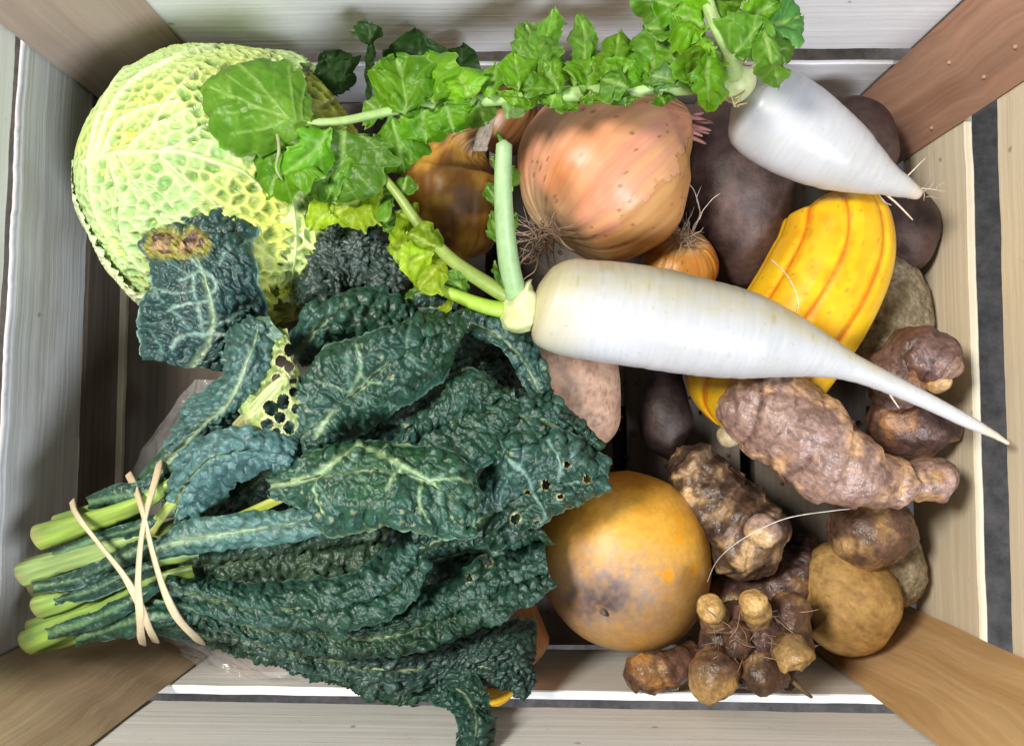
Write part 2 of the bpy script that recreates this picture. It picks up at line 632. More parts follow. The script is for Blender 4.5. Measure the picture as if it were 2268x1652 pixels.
def post(A, B, corner, mat, seed, label=None):
    """triangular corner post: visible slanting face between the vertical lines at A and B"""
    A, B, K = [np.array(q, float) for q in (A, B, corner)]
    n = 90
    z = np.linspace(.0006, .236, n)
    bev = .06
    ring = [A + (B - A) * bev * .3, B + (A - B) * bev * .3, B + (K - B) * .12, K + (B - K) * .05, K + (A - K) * .05, A + (K - A) * .12]
    P = np.zeros((n, 6, 3))
    U = np.zeros((n, 6, 3))
    acc = 0
    for j, q in enumerate(ring):
        if j:
            acc += np.linalg.norm(q - ring[j - 1])
        w = vnoise(z * 30, 0 * z + j * 3.1, seed=seed) * .0005
        P[:, j] = np.c_[np.full(n, q[0]) + w, np.full(n, q[1]) + w, z]
        U[:, j] = np.c_[z, np.full(n, acc), np.full(n, 0)]
    m_ = MB()
    m_.grid(P, (.5, .5, .5), U, closed=True)
    for kk in (0, n - 1):
        q = P[kk]
        m_.grid(np.stack([q[[0, 1, 2]], q[[5, 4, 3]]], 0), (.5, .5, .5), np.stack([U[kk][[0, 1, 2]], U[kk][[5, 4, 3]]], 0))
    o = m_.build('corner_post', mat, crate, smooth=False)
    if label:
        o['label'] = label


e = .0008
post((-XW + e, .2155), (-.205, YT - e), (-XW + e, YT - e), WD_post1, 11, 'dusty greyish brown corner post behind the savoy cabbage')
post((.253, YT - e), (XW - e, .184), (XW - e, YT - e), WD_post2, 12, 'red brown corner post with nail heads beside the short white radish')
post((XW - e, -.1295), (.2115, YB + e), (XW - e, YB + e), WD_post3, 13, 'golden brown corner post beside the round potato')
post((-.209, YB + e), (-XW + e, -.1280), (-XW + e, YB + e), WD_post4, 14, 'tan corner post under the kale stalk ends')
# nail heads on the red brown post
for (px, py) in ((2445 * .859, 140), (2535 * .859, 172), (2400 * .859, 285), (2615 * .859, 105)):
    # point on the plane through (.253,YT)-(XW,.184)
    n_ = np.array([.052, .028])
    n_ = n_ / np.linalg.norm(n_)
    cst = n_ @ np.array([XW, .184])
    dx, y, zz = ray(px, py)
    kk = (cst - .0012) / (n_[0] * dx + n_[1] * y)
    q = np.array([dx * kk, y * kk, H + zz * kk])
    e1 = np.array([-n_[1], n_[0], 0])
    th = np.linspace(0, 2 * math.pi, 10, endpoint=False)
    rr = np.array([0, .0008, .0012, .0012])
    dd = np.array([.0006, .0005, 0, -.001])
    P = q + rr[:, None, None] * (np.cos(th)[None, :, None] * e1 + np.sin(th)[None, :, None] * np.array([0, 0, 1.])) - np.r_[n_, 0] * dd[:, None, None]
    mb = MB()
    mb.grid(P, (.40, .27, .18), None, closed=True)
    mb.build('nail_head', M_fibre, crate)


# ------------------------------------------------------------------ bodies: lofts
def loft(mb, ctrl, disp=None, col=None, res=.0011, capk=1.0, flat=1.0, closed_caps=True, seed=0, maxn=420):
    Q = wspline(ctrl, 200)
    Ltot = arclen(Q)[-1]
    n = int(min(maxn, max(24, Ltot / res)))
    Q = wspline(ctrl, n)
    s = arclen(Q)
    R = Q[:, 3].copy()
    # round the two ends
    for end in (0, 1):
        d = s if end == 0 else s[-1] - s
        re = max(R[0] if end == 0 else R[-1], .0003) * capk
        k = np.clip(1 - d / re, 0, 1)
        R *= np.sqrt(np.clip(1 - k * k, 0, 1)) + 1e-4
    c = Q[:, :3]
    T = np.gradient(c, axis=0)
    T /= np.linalg.norm(T, axis=1)[:, None] + 1e-12
    up = np.array([0.0, 0.0, 1.0])
    A = np.cross(up, T)
    bad = np.linalg.norm(A, axis=1) < .05
    A[bad] = np.cross(np.array([0, 1., .1]), T[bad])
    A /= np.linalg.norm(A, axis=1)[:, None]
    B = np.cross(T, A)
    # denser sampling of the rounded ends
    w = np.gradient(s) + np.abs(np.gradient(R))
    cw = np.r_[0, np.cumsum((w[1:] + w[:-1]) / 2)]
    uu = np.linspace(0, cw[-1], n)
    f = lambda X: np.stack([np.interp(uu, cw, X[:, j]) for j in range(X.shape[1])], -1)
    c, A, B, T = f(c), f(A), f(B), f(T)
    R = np.interp(uu, cw, R)
    s = np.interp(uu, cw, s)
    m = int(min(420, max(16, 2 * math.pi * R.max() / res)))
    th = np.linspace(0, 2 * math.pi, m, endpoint=False)      # th = pi/2 is the top
    S, TH = np.meshgrid(s, th, indexing='ij')
    RR = np.repeat(R[:, None], m, 1)
    dirv = np.cos(TH)[..., None] * A[:, None] + np.sin(TH)[..., None] * B[:, None] * flat
    P0 = c[:, None] + RR[..., None] * dirv
    ctx = dict(s=S, u=S / s[-1], th=TH, R=RR, P=P0, L=s[-1], Rm=R.max(), seed=seed)
    h = disp(ctx) if disp else 0
    tip = np.clip(RR / (R.max() * .25), 0, 1)
    nrmv = dirv + T[:, None] * (-np.gradient(R, s + np.arange(n) * 1e-9))[:, None, None].clip(-3, 3)
    nrmv /= np.linalg.norm(nrmv, axis=2)[..., None]
    P = P0 + nrmv * (h * np.ones_like(S) * (.3 + .7 * tip))[..., None]
    ctx['h'] = h
    ctx['Pd'] = P
    cc = col(ctx) if col else (.5, .5, .5)
    U = np.stack([S, TH * .35 * R.max() + 0 * S, 0 * S], -1)
    U = np.stack([S, np.cos(TH) * R.max(), np.sin(TH) * R.max()], -1)
    mb.grid(P, cc, U, closed=True)
    return ctx


def n3(c, f, seed=0, oct=3):
    P = c['P']
    return fbm(P[..., 0] * f, P[..., 1] * f, P[..., 2] * f, seed + c['seed'], oct)


def px_of(P):
    """picture position of world points, used to place surface marks once, when the mesh is made"""
    d = P - np.array([0, 0, H])
    y = d[..., 1] * ct + d[..., 2] * st
    z = -d[..., 1] * st + d[..., 2] * ct
    return CX + FPX * d[..., 0] / -z, CY - FPX * y / -z


def single(name, label, cat, mb, mat, group=None):
    o = mb.build(name, mat)
    tag(o, label, cat, group)
    return o


def rootlets(mb, base, dirs, n, length, r0, col, seed, droop=.3, spread=.6, base_r=.004, wig=.25):
    rng = np.random.RandomState(seed)
    base = np.array(base, float)
    d0 = np.array(dirs, float)
    d0 /= np.linalg.norm(d0)
    for i in range(n):
        d = d0 + rng.normal(0, spread, 3)
        d /= np.linalg.norm(d)
        L_ = length * rng.uniform(.45, 1.1)
        p = base + rng.normal(0, base_r, 3) * .7
        pts = [p]
        for k in range(6):
            d = d + rng.normal(0, wig, 3) + np.array([0, 0, -droop * .3])
            d /= np.linalg.norm(d)
            p = p + d * L_ / 6
            pts.append(p.copy())
        cc = np.array(col) * rng.uniform(.6, 1.25)
        mb.tube(pts, r0 * rng.uniform(.7, 1.3), r0 * .25, cc, m=5, n=16)
        if rng.rand() < .6:
            q = pts[3]
            dd = d + rng.normal(0, .8, 3)
            dd /= np.linalg.norm(dd)
            mb.tube([q, q + dd * L_ * .2, q + (dd + rng.normal(0, .3, 3)) * L_ * .4], r0 * .6, r0 * .2, cc, m=5, n=8)


# ---- big yellow onion
def onion_col(c, a=(.48, .175, .055), b=(.56, .255, .165), c3=(.50, .27, .10), seed=0):
    ang = c['th']
    k = np.cos(ang), np.sin(ang)
    st1 = vnoise(k[0] * 3 + c['u'] * .6, k[1] * 3, c['u'] * .8, seed)
    st2 = vnoise(k[0] * 16, k[1] * 16, c['u'] * 1.6, seed + 2)
    st3 = vnoise(k[0] * 45, k[1] * 45, c['u'] * 2.2, seed + 3)
    bl_ = fbm(c['P'][..., 0] * 22, c['P'][..., 1] * 22, c['P'][..., 2] * 22, seed + 8, 3)
    col = mix(a, b, .5 + .45 * st1 + .7 * bl_)
    col = mix(col, c3, sst(-.1, .7, st2 * .5 + bl_ * .6) * .6)
    col = mix(col, np.array(a) * .6, sst(.15, .7, -bl_ + .3 * st2) * .6)
    col = col * (1 + .07 * st3 + .05 * st2)[..., None]
    sp = voro(c['s'] * 170, ang * .05 * 170, seed + 3)
    spot = (sp[0] < .16) & (sp[2] > .80)
    col = mix(col, (.16, .06, .03), spot * .8)
    # papery brown at the neck, pale at the root plate
    col = mix(col, (.36, .20, .09), sst(.88, 1.0, c['u']) * .7)
    col = mix(col, (.66, .50, .28), (1 - sst(.0, .16, c['u'])) * .7)
    return col


def onion_disp(c):
    k = np.cos(c['th']), np.sin(c['th'])
    return .0005 * vnoise(k[0] * 9, k[1] * 9, c['u'] * 1.2, 5) + .0014 * n3(c, 22, 3, 2) + .0006 * n3(c, 70, 13, 2)


on = thing('onion', 'largest onion, shiny pinkish orange with a tuft of dry roots, above the long white radish', 'onion', tuple(W(1335, 400, .05)))
mb = MB()
loft(mb, [(1218, 522, .100, 22), (1236, 500, .100, 112), (1270, 462, .101, 168), (1325, 400, .103, 199), (1390, 345, .103, 188), (1450, 306, .103, 140), (1498, 284, .103, 72), (1530, 276, .102, 34)],
     onion_disp, lambda c: onion_col(c, seed=4), capk=.8)
on_b = mb.build('bulb', M_onion, on)
# outer skin flap, a second layer slipping off the shoulder
mb = MB()
rng = np.random.RandomState(3)


def skin_disp(c):
    return onion_disp(c) + .0013


def onion_patch(mb, ctrl, u0, u1, th0, th1, seed, colkw, lift=.0012):
    tmp = MB()
    c = loft(tmp, ctrl, onion_disp, lambda c: onion_col(c, **colkw), capk=.8)
    P = c['Pd'] + (c['P'] - c['P'].mean(1, keepdims=True)) / (c['R'][..., None] + 1e-6) * lift
    edge = .05 * vnoise(c['u'] * 14, 0 * c['u'], 0, seed) + .02 * vnoise(c['u'] * 60, 0 * c['u'], 0, seed)
    edge2 = .03 * vnoise(c['th'] * 6, 0 * c['u'], 0, seed + 4)
    msk = (c['th'] > th0 + edge * 3) & (c['th'] < th1 + edge * 3) & (c['u'] > u0 + edge2) & (c['u'] < u1)
    col = onion_col(c, **colkw)
    mb.grid(P, col, np.stack([c['s'], np.cos(c['th']) * .05, np.sin(c['th']) * .05], -1), closed=True, mask=msk)


onion_ctrl = [(1218, 522, .100, 22), (1236, 500, .100, 112), (1270, 462, .101, 168), (1325, 400, .103, 199), (1390, 345, .103, 188), (1450, 306, .103, 140), (1498, 284, .103, 72), (1530, 276, .102, 34)]
onion_patch(mb, onion_ctrl, .30, .98, 3.35, 4.9, 6, dict(a=(.52, .17, .05), b=(.54, .20, .09), c3=(.56, .27, .09), seed=9), lift=.0005)
onion_patch(mb, onion_ctrl, .05, .99, 2.15, 3.40, 8, dict(a=(.42, .20, .06), b=(.46, .22, .09), c3=(.50, .29, .11), seed=12), lift=.0003)
mb.build('outer_skin', M_onion, on_b)
mb = MB()
rp = W(1212, 520, .128)
rootlets(mb, rp, (-.2, -.7, .35), 34, .034, .00055, (.36, .24, .17), 5, spread=.65, base_r=.0045, droop=.5)
rootlets(mb, rp, (-.6, -.2, .5), 22, .022, .0005, (.40, .28, .2), 6, spread=.6, base_r=.0045, droop=.5)
mb.build('roots', M_fibre, on)
mb = MB()
nk = W(1522, 280, .104)
for i in range(13):
    rng = np.random.RandomState(40 + i)
    d = np.array([.9, rng.uniform(-.45, .5), rng.uniform(-.3, .5)])
    d /= np.linalg.norm(d)
    L_ = rng.uniform(.012, .020)
    base = nk + np.array([-.003, rng.uniform(-.005, .006), rng.uniform(-.004, .006)])
    mb.tube([base, base + d * L_ * .5 + np.array([0, 0, .002]), base + d * L_], .0022, .0006, np.array((.34, .15, .13)) * rng.uniform(.6, 1.3), m=6, n=14)
mb.build('neck', M_fibre, on)

# ---- brown onion, left of it
on2 = thing('onion', 'glossy golden brown onion in shade beside the cut upright radish stalk', 'onion', tuple(W(1010, 430, .0)))
mb = MB()
loft(mb, [(1005, 585, .062, 30), (1004, 540, .064, 90), (1004, 430, .068, 118), (1010, 370, .070, 100), (1030, 320, .078, 56), (1062, 290, .088, 26), (1070, 268, .092, 20)],
     onion_disp, lambda c: mix(mix((.22, .085, .012), (.50, .26, .04), .5 + 1.4 * n3(c, 75, 3, 4)), (.10, .04, .015), sst(.0, .5, n3(c, 45, 9, 4)) * .75), capk=.9)
mb.build('bulb', M_onion, on2)
mb = MB()
for i in range(10):
    rng = np.random.RandomState(60 + i)
    b0 = W(1068 + rng.uniform(-22, 16), 335, .098)
    b1 = W(1072 + rng.uniform(-14, 14), 300, .104)
    b2 = W(1080 + rng.uniform(-10, 20), 262, .108)
    mb.tube([b0, b1, b2], .0022, .0012, np.array((.55, .42, .32)) * rng.uniform(.7, 1.15), m=6)
mb.build('neck', M_fibre, on2)
mb = MB()
loft(mb, [(1075, 330, .045, 40), (1110, 290, .05, 66), (1140, 240, .05, 60), (1165, 200, .05, 30)], onion_disp,
     lambda c: onion_col(c, a=(.26, .10, .03), b=(.30, .13, .05), c3=(.36, .18, .07), seed=31))
single('onion', 'dark brown onion mostly hidden behind the golden brown one, under the radish leaves', 'onion', mb, M_onion)

# ---- small orange onion with a pale root tuft
on3 = thing('onion', 'small orange onion wedged between the largest onion and the long white radish', 'onion', tuple(W(1505, 600, .0)))
mb = MB()
loft(mb, [(1512, 520, .088, 20), (1508, 545, .082, 66), (1504, 590, .074, 84), (1500, 650, .066, 60), (1498, 690, .06, 20)], onion_disp,
     lambda c: onion_col(c, a=(.60, .26, .04), b=(.55, .20, .04), c3=(.70, .38, .08), seed=24), capk=.9)
mb.build('bulb', M_onion, on3)
mb = MB()
rootlets(mb, W(1512, 528, .094), (.1, .5, .8), 40, .017, .00035, (.50, .42, .32), 15, spread=.7, base_r=.004, droop=.4)
rootlets(mb, W(1535, 515, .094), (.35, .9, .4), 2, .045, .0006, (.62, .52, .42), 19, spread=.15, base_r=.001, droop=-.1)
mb.build('roots', M_fibre, on3)

# ---- reddish onion under the kale tips
on4 = thing('onion', 'orange onion under the kale tips beside the round yellow turnip', 'onion', tuple(W(1130, 1415, .0)))
mb = MB()
loft(mb, [(1140, 1300, .065, 16), (1136, 1330, .068, 50), (1124, 1400, .070, 88), (1126, 1450, .070, 76), (1135, 1500, .07, 18)], onion_disp,
     lambda c: onion_col(c, a=(.56, .22, .07), b=(.62, .34, .2), c3=(.6, .3, .1), seed=44), capk=.9)
mb.build('bulb', M_onion, on4)

# ---- dark beetroots


def beet_col(c):
    a = n3(c, 45, 3, 3)
    b = n3(c, 14, 8, 2)
    ring = vnoise(c['s'] * 160, 0 * c['s'] + n3(c, 20, 2, 2) * .8, 0, 3)
    col = mix((.028, .014, .012), (.080, .047, .040), .5 + .9 * a + .3 * ring)
    return mix(mix(col, (.15, .09, .08), sst(.1, .6, b + .35 * a) * .8), (.02, .01, .01), sst(.3, .7, n3(c, 120, 15, 2)) * .5)


bt = thing('beetroot', 'dark dusty beetroot between the largest onion and the yellow squash', 'beetroot', tuple(W(1620, 430, 0)))
mb = MB()
loft(mb, [(1560, 220, .060, 30), (1580, 260, .062, 85), (1620, 370, .064, 124), (1640, 470, .060, 118), (1650, 570, .055, 78), (1655, 640, .05, 26)],
     lambda c: .002 * n3(c, 25, 4, 3), beet_col, capk=.9, seed=2)
mb.build('root', M_beet, bt)
mb = MB()
loft(mb, [(1860, 228, .05, 30), (1885, 270, .055, 72), (1915, 320, .055, 74), (1950, 400, .05, 50)],
     lambda c: .002 * n3(c, 25, 4, 3), beet_col, capk=.9, seed=12)
single('beetroot', 'small dark beetroot behind the short white radish by the red brown post', 'beetroot', mb, M_beet, 'dark beetroots')
bt['group'] = 'dark beetroots'
mb = MB()
loft(mb, [(1925, 430, .035, 30), (1985, 480, .05, 80), (2000, 545, .05, 72), (1985, 600, .045, 28)],
     lambda c: .0035 * n3(c, 25, 4, 3), lambda c: beet_col(c) * 1.15, capk=.9, seed=22)  # dark root standing in for brown shadow in this gap
single('beetroot', 'dark brown beetroot beside the yellow squash under the short radish tip', 'beetroot', mb, M_beet, 'dark beetroots')
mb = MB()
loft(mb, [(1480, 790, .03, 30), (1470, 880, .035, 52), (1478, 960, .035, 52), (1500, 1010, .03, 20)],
     lambda c: .002 * n3(c, 25, 4, 3), lambda c: beet_col(c) * .4, capk=.9, seed=32)  # beet colour cut down to paint in the gap's shade
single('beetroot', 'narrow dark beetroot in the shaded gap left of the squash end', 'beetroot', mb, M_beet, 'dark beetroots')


# ---- celeriac, pale and stubbly, low at the right
def cel_col(c):
    a = n3(c, 160, 3, 2)
    b = n3(c, 30, 8, 2)
    return mix(mix((.18, .14, .085), (.36, .31, .21), .5 + .9 * a), (.09, .065, .04), sst(.15, .7, b))


for ctrl, lab in (([(1905, 560, .03, 60), (1930, 660, .04, 110), (1935, 760, .04, 110), (1900, 850, .035, 60)], 'pale stubbly celeriac beneath the yellow squash and the long radish'),
                  ([(1925, 1150, .03, 60), (1955, 1250, .035, 88), (1965, 1320, .030, 66), (1965, 1355, .03, 28)], 'rough speckled celeriac in the corner by the golden brown post')):
    mb = MB()
    loft(mb, ctrl, lambda c: .003 * n3(c, 40, 4, 3) + .0012 * n3(c, 220, 9, 2), cel_col, seed=5)
    single('celeriac', lab, 'celeriac', mb, M_celeriac, 'celeriac roots')


# ---- yellow squash
def sq_disp(c):
    return -.0013 * np.exp(-(((c['th'] * 9 / (2 * math.pi)) % 1 - .5) / .13) ** 2) + .0008 * n3(c, 20, 3, 2)


def sq_col(c):
    q = (c['th'] * 9 / (2 * math.pi) + .025 * vnoise(c['u'] * 7, np.floor(c['th'] * 9 / (2 * math.pi)), 0, 4)) % 1 - .5
    a = n3(c, 60, 3, 3)
    col = mix((.72, .37, .006), (.76, .48, .014), .5 + .8 * a)
    col = mix(col, (.62, .24, .004), sst(.1, .6, vnoise(c['u'] * 14, c['th'] * 9, 0, 15)) * .35)
    w = .05 + .02 * vnoise(c['u'] * 18, c['th'] * 2, 0, 9)
    col = mix(col, (.60, .11, .004), np.exp(-(q / w) ** 2) * .9)
    fl = vnoise(c['u'] * 60, c['th'] * 16, 0, 5)
    col = mix(col, (.72, .24, .01), sst(.45, .8, fl) * np.exp(-(q / .17) ** 2) * .8)
    sp = voro(c['s'] * 130, c['th'] * 5, 6)
    col = mix(col, (.42, .20, .02), ((sp[0] < .13) & (sp[2] > .8)) * .7)
    return col


squash = thing('squash', 'striped yellow and orange winter squash lying under the long white radish', 'squash', tuple(W(1740, 680, .0)))
mb = MB()
loft(mb, [(1835, 432, .086, 78), (1850, 475, .088, 110), (1846, 560, .088, 128), (1808, 650, .086, 134), (1752, 740, .083, 134), (1690, 820, .080, 136), (1640, 885, .078, 134), (1606, 950, .074, 92)],
     sq_disp, sq_col, capk=.75)
mb.build('fruit', M_squash, squash)
mb = MB()
loft(mb, [(1612, 940, .078, 40), (1618, 965, .078, 30), (1632, 985, .079, 22)], None, lambda c: mix((.30, .24, .13), (.42, .36, .24), .5 + n3(c, 200)), capk=.9)
mb.build('stem', M_potato, squash)
mb = MB()
loft(mb, [(1000, 1470, .085, 30), (1050, 1490, .085, 70), (1100, 1488, .085, 66), (1135, 1475, .08, 30)], None, sq_col, seed=9)
single('squash', 'small yellow squash end peeping out below the kale tips', 'squash', mb, M_squash)


# ---- round yellow turnip
def tur_col(c):
    px, py = px_of(c['P'])
    a = n3(c, 50, 3, 3)
    f = n3(c, 300, 6, 3)
    col = mix((.66, .30, .022), (.72, .40, .06), .5 + .7 * a + .2 * f)
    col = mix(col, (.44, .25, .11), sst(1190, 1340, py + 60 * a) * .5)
    col = mix(col, (.36, .21, .12), sst(.1, .7, n3(c, 24, 12, 3)) * .4)
    # purple grey tinge round the root tip
    d = np.hypot((px - 1345) / 1.35, py - 1320)
    col = mix(col, (.34, .25, .22), (1 - sst(20, 180, d + 30 * a)) * (.75 + .7 * f))
    col = mix(col, (.12, .085, .085), (1 - sst(10, 70, d + 14 * a - 10 + np.abs(py - 1350) * .15)) * (.75 + .5 * f))
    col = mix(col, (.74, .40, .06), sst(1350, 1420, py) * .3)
    for (x, y, w, h) in ((1480, 1274, 15, 19), (1506, 1192, 11, 16), (1538, 1262, 8, 17), (1458, 1268, 6, 6)):
        col = mix(col, (.74, .32, .015), 1 - sst(.7, 1.15, np.hypot((px - x) / w, (py - y) / h) + .2 * n3(c, 220, 2)))
    return col


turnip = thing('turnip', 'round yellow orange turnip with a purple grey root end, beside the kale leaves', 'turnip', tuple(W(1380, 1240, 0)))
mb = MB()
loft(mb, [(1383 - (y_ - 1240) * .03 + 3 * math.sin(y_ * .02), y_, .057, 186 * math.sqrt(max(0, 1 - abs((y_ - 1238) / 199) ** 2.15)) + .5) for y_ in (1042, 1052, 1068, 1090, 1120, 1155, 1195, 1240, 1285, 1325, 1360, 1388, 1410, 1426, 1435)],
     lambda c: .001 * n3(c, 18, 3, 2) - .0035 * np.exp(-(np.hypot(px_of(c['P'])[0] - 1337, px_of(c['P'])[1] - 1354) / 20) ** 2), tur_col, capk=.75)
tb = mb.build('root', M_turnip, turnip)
mb = MB()
pp = np.array(W(1337, 1356, .1035))
mb.tube([pp + np.array([0, 0, -.004]), pp, pp + np.array([.0005, -.0005, .003])], .0024, .0011, (.16, .13, .13), m=8)
mb.tube([W(1402, 1378, .092), W(1393, 1395, .092), W(1382, 1418, .087), W(1373, 1438, .08)], .0007, .0004, (.5, .3, .1), m=6)
mb.build('root_tip', M_fibre, turnip)


# ---- potatoes
def pot_col(a, b, c3):
    def f(c):
        x = n3(c, 45, 3, 3)
        y = n3(c, 200, 8, 3)
        col = mix(a, b, .5 + .8 * x)
        z = n3(c, 480, 18, 2)
        col = mix(col, c3, sst(.2, .9, y + .4 * x) * .55)
        return mix(col, c3, sst(.25, .6, z) * .5)
    return f


mb = MB()
loft(mb, [(1240, 720, .078, 50), (1256, 790, .080, 98), (1285, 870, .078, 92), (1316, 940, .074, 62), (1332, 985, .07, 26)],
     lambda c: .0016 * n3(c, 22, 4, 3), pot_col((.30, .165, .105), (.46, .30, .215), (.13, .065, .04)), seed=3)
single('potato', 'pinkish potato between the kale leaves and the long white radish', 'potato', mb, M_potato, 'potatoes')
mb = MB()
loft(mb, [(1770, 1290, .045, 70), (1835, 1300, .05, 98), (1882, 1335, .052, 112), (1925, 1352, .048, 94), (1955, 1365, .045, 56)],
     lambda c: .0055 * n3(c, 19, 4, 3), pot_col((.36, .20, .055), (.50, .31, .11), (.17, .09, .03)), seed=6)
single('potato', 'round tan potato beside the golden brown corner post', 'potato', mb, M_potato, 'potatoes')


# ---- sunchokes
def choke_disp(c, rings=5, amp=.0022, rn=0.0):
    s = c['u'] * rings + .95 * n3(c, 20, 2, 2) + .12 * np.cos(c['th'] - 1)
    fr = s % 1
    ring = -np.exp(-((fr - .5) / .06) ** 2) * sst(-.5, .35, n3(c, 30, 77, 2))
    c['ring'] = ring
    c['fr'] = fr
    lump = n3(c, 26, 5, 3)
    fine = n3(c, 110, 8, 3)
    c['lump'] = lump
    rid = 1 - np.abs(n3(c, 60, 15, 2)) * 2
    saw = (fr ** 1.6 - .4) * (1 - sst(.93, 1.0, fr)) - .4 * sst(.93, 1.0, fr)
    return amp * .75 * saw + amp * .45 * ring * (.6 + .6 * lump) + amp * 1.35 * lump + amp * .40 * fine + amp * .45 * (rid - .5) + amp * .16 * n3(c, 260, 19, 2)


def choke_col(a=(.25, .145, .115), b=(.50, .30, .17), dark=(.085, .045, .035), tan=.2, hi=(.40, .27, .235), tipt=0, band=0):
    def f(c):
        x = n3(c, 38, 9, 3)
        y = n3(c, 120, 12, 3)
        lin = vnoise(c['u'] * 7, c['th'] * 5, n3(c, 50, 4) * 2, 3)
        col = mix(a, hi, .5 + 1.1 * y)
        w2 = n3(c, 75, 23, 3)
        col = mix(col, b, sst(tan - .12, tan + .22, x + .35 * w2 + .25 * c['lump']))
        strk = vnoise(c['s'] * 300, c['th'] * 7, n3(c, 40, 31, 2) * 2, 5)
        col = mix(col, dark, sst(.3, .8, strk) * .45)
        col = mix(col, dark, sst(.2, .55, -w2) * .45)
        col = mix(col, dark, sst(.3, 1.0, -c['ring']) * .75)
        col = mix(col, dark, sst(.35, .8, -x + .25 * y) * .8)
        soil = sst(.05, .55, -(c['lump'] + .5 * n3(c, 95, 61, 2)))  # soil tone in the hollows, doubling as darkened creases for contrast
        col = mix(col, np.array(dark) * .7, soil * .75)
        glint = sst(.25, .7, n3(c, 55, 63, 3))  # pale glints painted into the skin colour
        col = mix(col, np.array(b) * 1.12, glint * .35)
        if band:
            bb = sst(.16, .34, np.abs(c['fr'] - .5 + .25 * w2) + .10 * y)
            col = mix(mix(col, dark, .75), mix(col, b, .12 + .8 * sst(-.1, .5, x + w2)), bb * band + (1 - band))
        if tipt:
            q = np.maximum(sst(1 - tipt, 1, c['u'] + .12 * x), 0)
            col = mix(col, (.52, .32, .11), q)
        return col
    return f


SG = 'sunchoke tubers'
# the big one on top
sc = thing('sunchoke', 'largest sunchoke, smooth pinkish brown, its left end touching the long radish', 'sunchoke', tuple(W(1800, 980, .06)), SG)
mb = MB()
loft(mb, [(1618, 846, .118, 34), (1648, 872, .118, 76), (1706, 912, .118, 98), (1780, 972, .118, 108), (1850, 1028, .117, 102), (1925, 1060, .115, 76), (1990, 1068, .110, 56), (2016, 1066, .108, 46)],
     lambda c: choke_disp(c, 4.2, .0034), choke_col(a=(0.216, 0.127, 0.099), b=(0.497, 0.297, 0.161), hi=(0.288, 0.185, 0.149), dark=(0.094, 0.048, 0.040), tan=.22), seed=41, res=.0009)
ch = mb.build('tuber', M_choke, sc)
mb = MB()
loft(mb, [(1990, 1066, .108, 44), (2040, 1062, .106, 46), (2085, 1064, .104, 52), (2112, 1072, .103, 44)],
     lambda c: choke_disp(c, 2.2, .0020), choke_col(a=(0.194, 0.109, 0.079), b=(0.386, 0.227, 0.110), tan=.1), seed=43)
mb.build('knob', M_choke, sc)
mb = MB()
loft(mb, [(1738, 905, .124, 30), (1798, 935, .127, 52), (1830, 975, .124, 40)], lambda c: choke_disp(c, 1.2, .0012),
     choke_col(a=(0.288, 0.174, 0.132), b=(0.515, 0.315, 0.186), hi=(0.346, 0.226, 0.172), dark=(0.158, 0.082, 0.060), tan=.25), seed=47)
mb.build('knob', M_choke, sc)
# ringed one pointing to the viewer
sc = thing('sunchoke', 'ringed dark brown and tan sunchoke beside the round yellow turnip', 'sunchoke', tuple(W(1640, 1150, .02)), SG)
mb = MB()
loft(mb, [(1500, 990, .050, 34), (1530, 1030, .054, 62), (1580, 1100, .060, 84), (1640, 1170, .066, 98), (1690, 1222, .072, 92), (1722, 1250, .076, 74)],
     lambda c: choke_disp(c, 6, .0034), choke_col(a=(0.094, 0.051, 0.040), b=(0.515, 0.332, 0.161), hi=(0.173, 0.103, 0.079), dark=(0.036, 0.019, 0.015), tan=.30, band=.85), seed=52, res=.0009)
mb.build('tuber', M_choke, sc)
mb = MB()
loft(mb, [(1662, 1188, .094, 22), (1690, 1175, .102, 40), (1720, 1190, .100, 34)], lambda c: choke_disp(c, 1.4, .0014), choke_col(a=(0.216, 0.137, 0.086), b=(0.552, 0.367, 0.186), tan=-.1), seed=53)
mb.build('knob', M_choke, sc)
# third, small
mb = MB()
loft(mb, [(1985, 1120, .055, 60), (1940, 1160, .064, 84), (1895, 1200, .074, 74), (1868, 1222, .080, 54)],
     lambda c: choke_disp(c, 3, .0020), choke_col(a=(0.173, 0.089, 0.060), b=(0.442, 0.262, 0.110), hi=(0.230, 0.130, 0.093), tan=.1, band=.6), seed=61)
single('sunchoke', 'stubby reddish brown sunchoke just above the round tan potato', 'sunchoke', mb, M_choke, SG)
# dark one leaning on the right slat
mb = MB()
dk = choke_col(a=(0.086, 0.044, 0.036), b=(0.313, 0.149, 0.059), hi=(0.151, 0.085, 0.073), dark=(0.032, 0.015, 0.013), tan=.35)
loft(mb, [(1925, 905, .065, 40), (1985, 930, .072, 70), (2040, 945, .075, 74), (2085, 950, .075, 50), (2096, 965, .07, 24)], lambda c: choke_disp(c, 4, .0026), dk, seed=71)
loft(mb, [(1975, 895, .085, 40), (1985, 840, .098, 60), (2020, 785, .108, 62), (2070, 795, .116, 58), (2110, 822, .120, 54)], lambda c: choke_disp(c, 4, .0026), dk, seed=72)
loft(mb, [(2070, 800, .118, 44), (2112, 822, .121, 54), (2118, 828, .121, 50)], lambda c: choke_disp(c, 1.5, .0012),
     choke_col(a=(0.144, 0.092, 0.076), b=(0.230, 0.140, 0.102), hi=(0.194, 0.130, 0.106), dark=(0.072, 0.041, 0.033), tan=.3), seed=73)
loft(mb, [(2062, 858, .112, 20), (2082, 846, .120, 24), (2096, 850, .118, 20)], None, choke_col_tan := (lambda c: mix((.45, .27, .12), (.6, .4, .2), .5 + n3(c, 90))), seed=74)
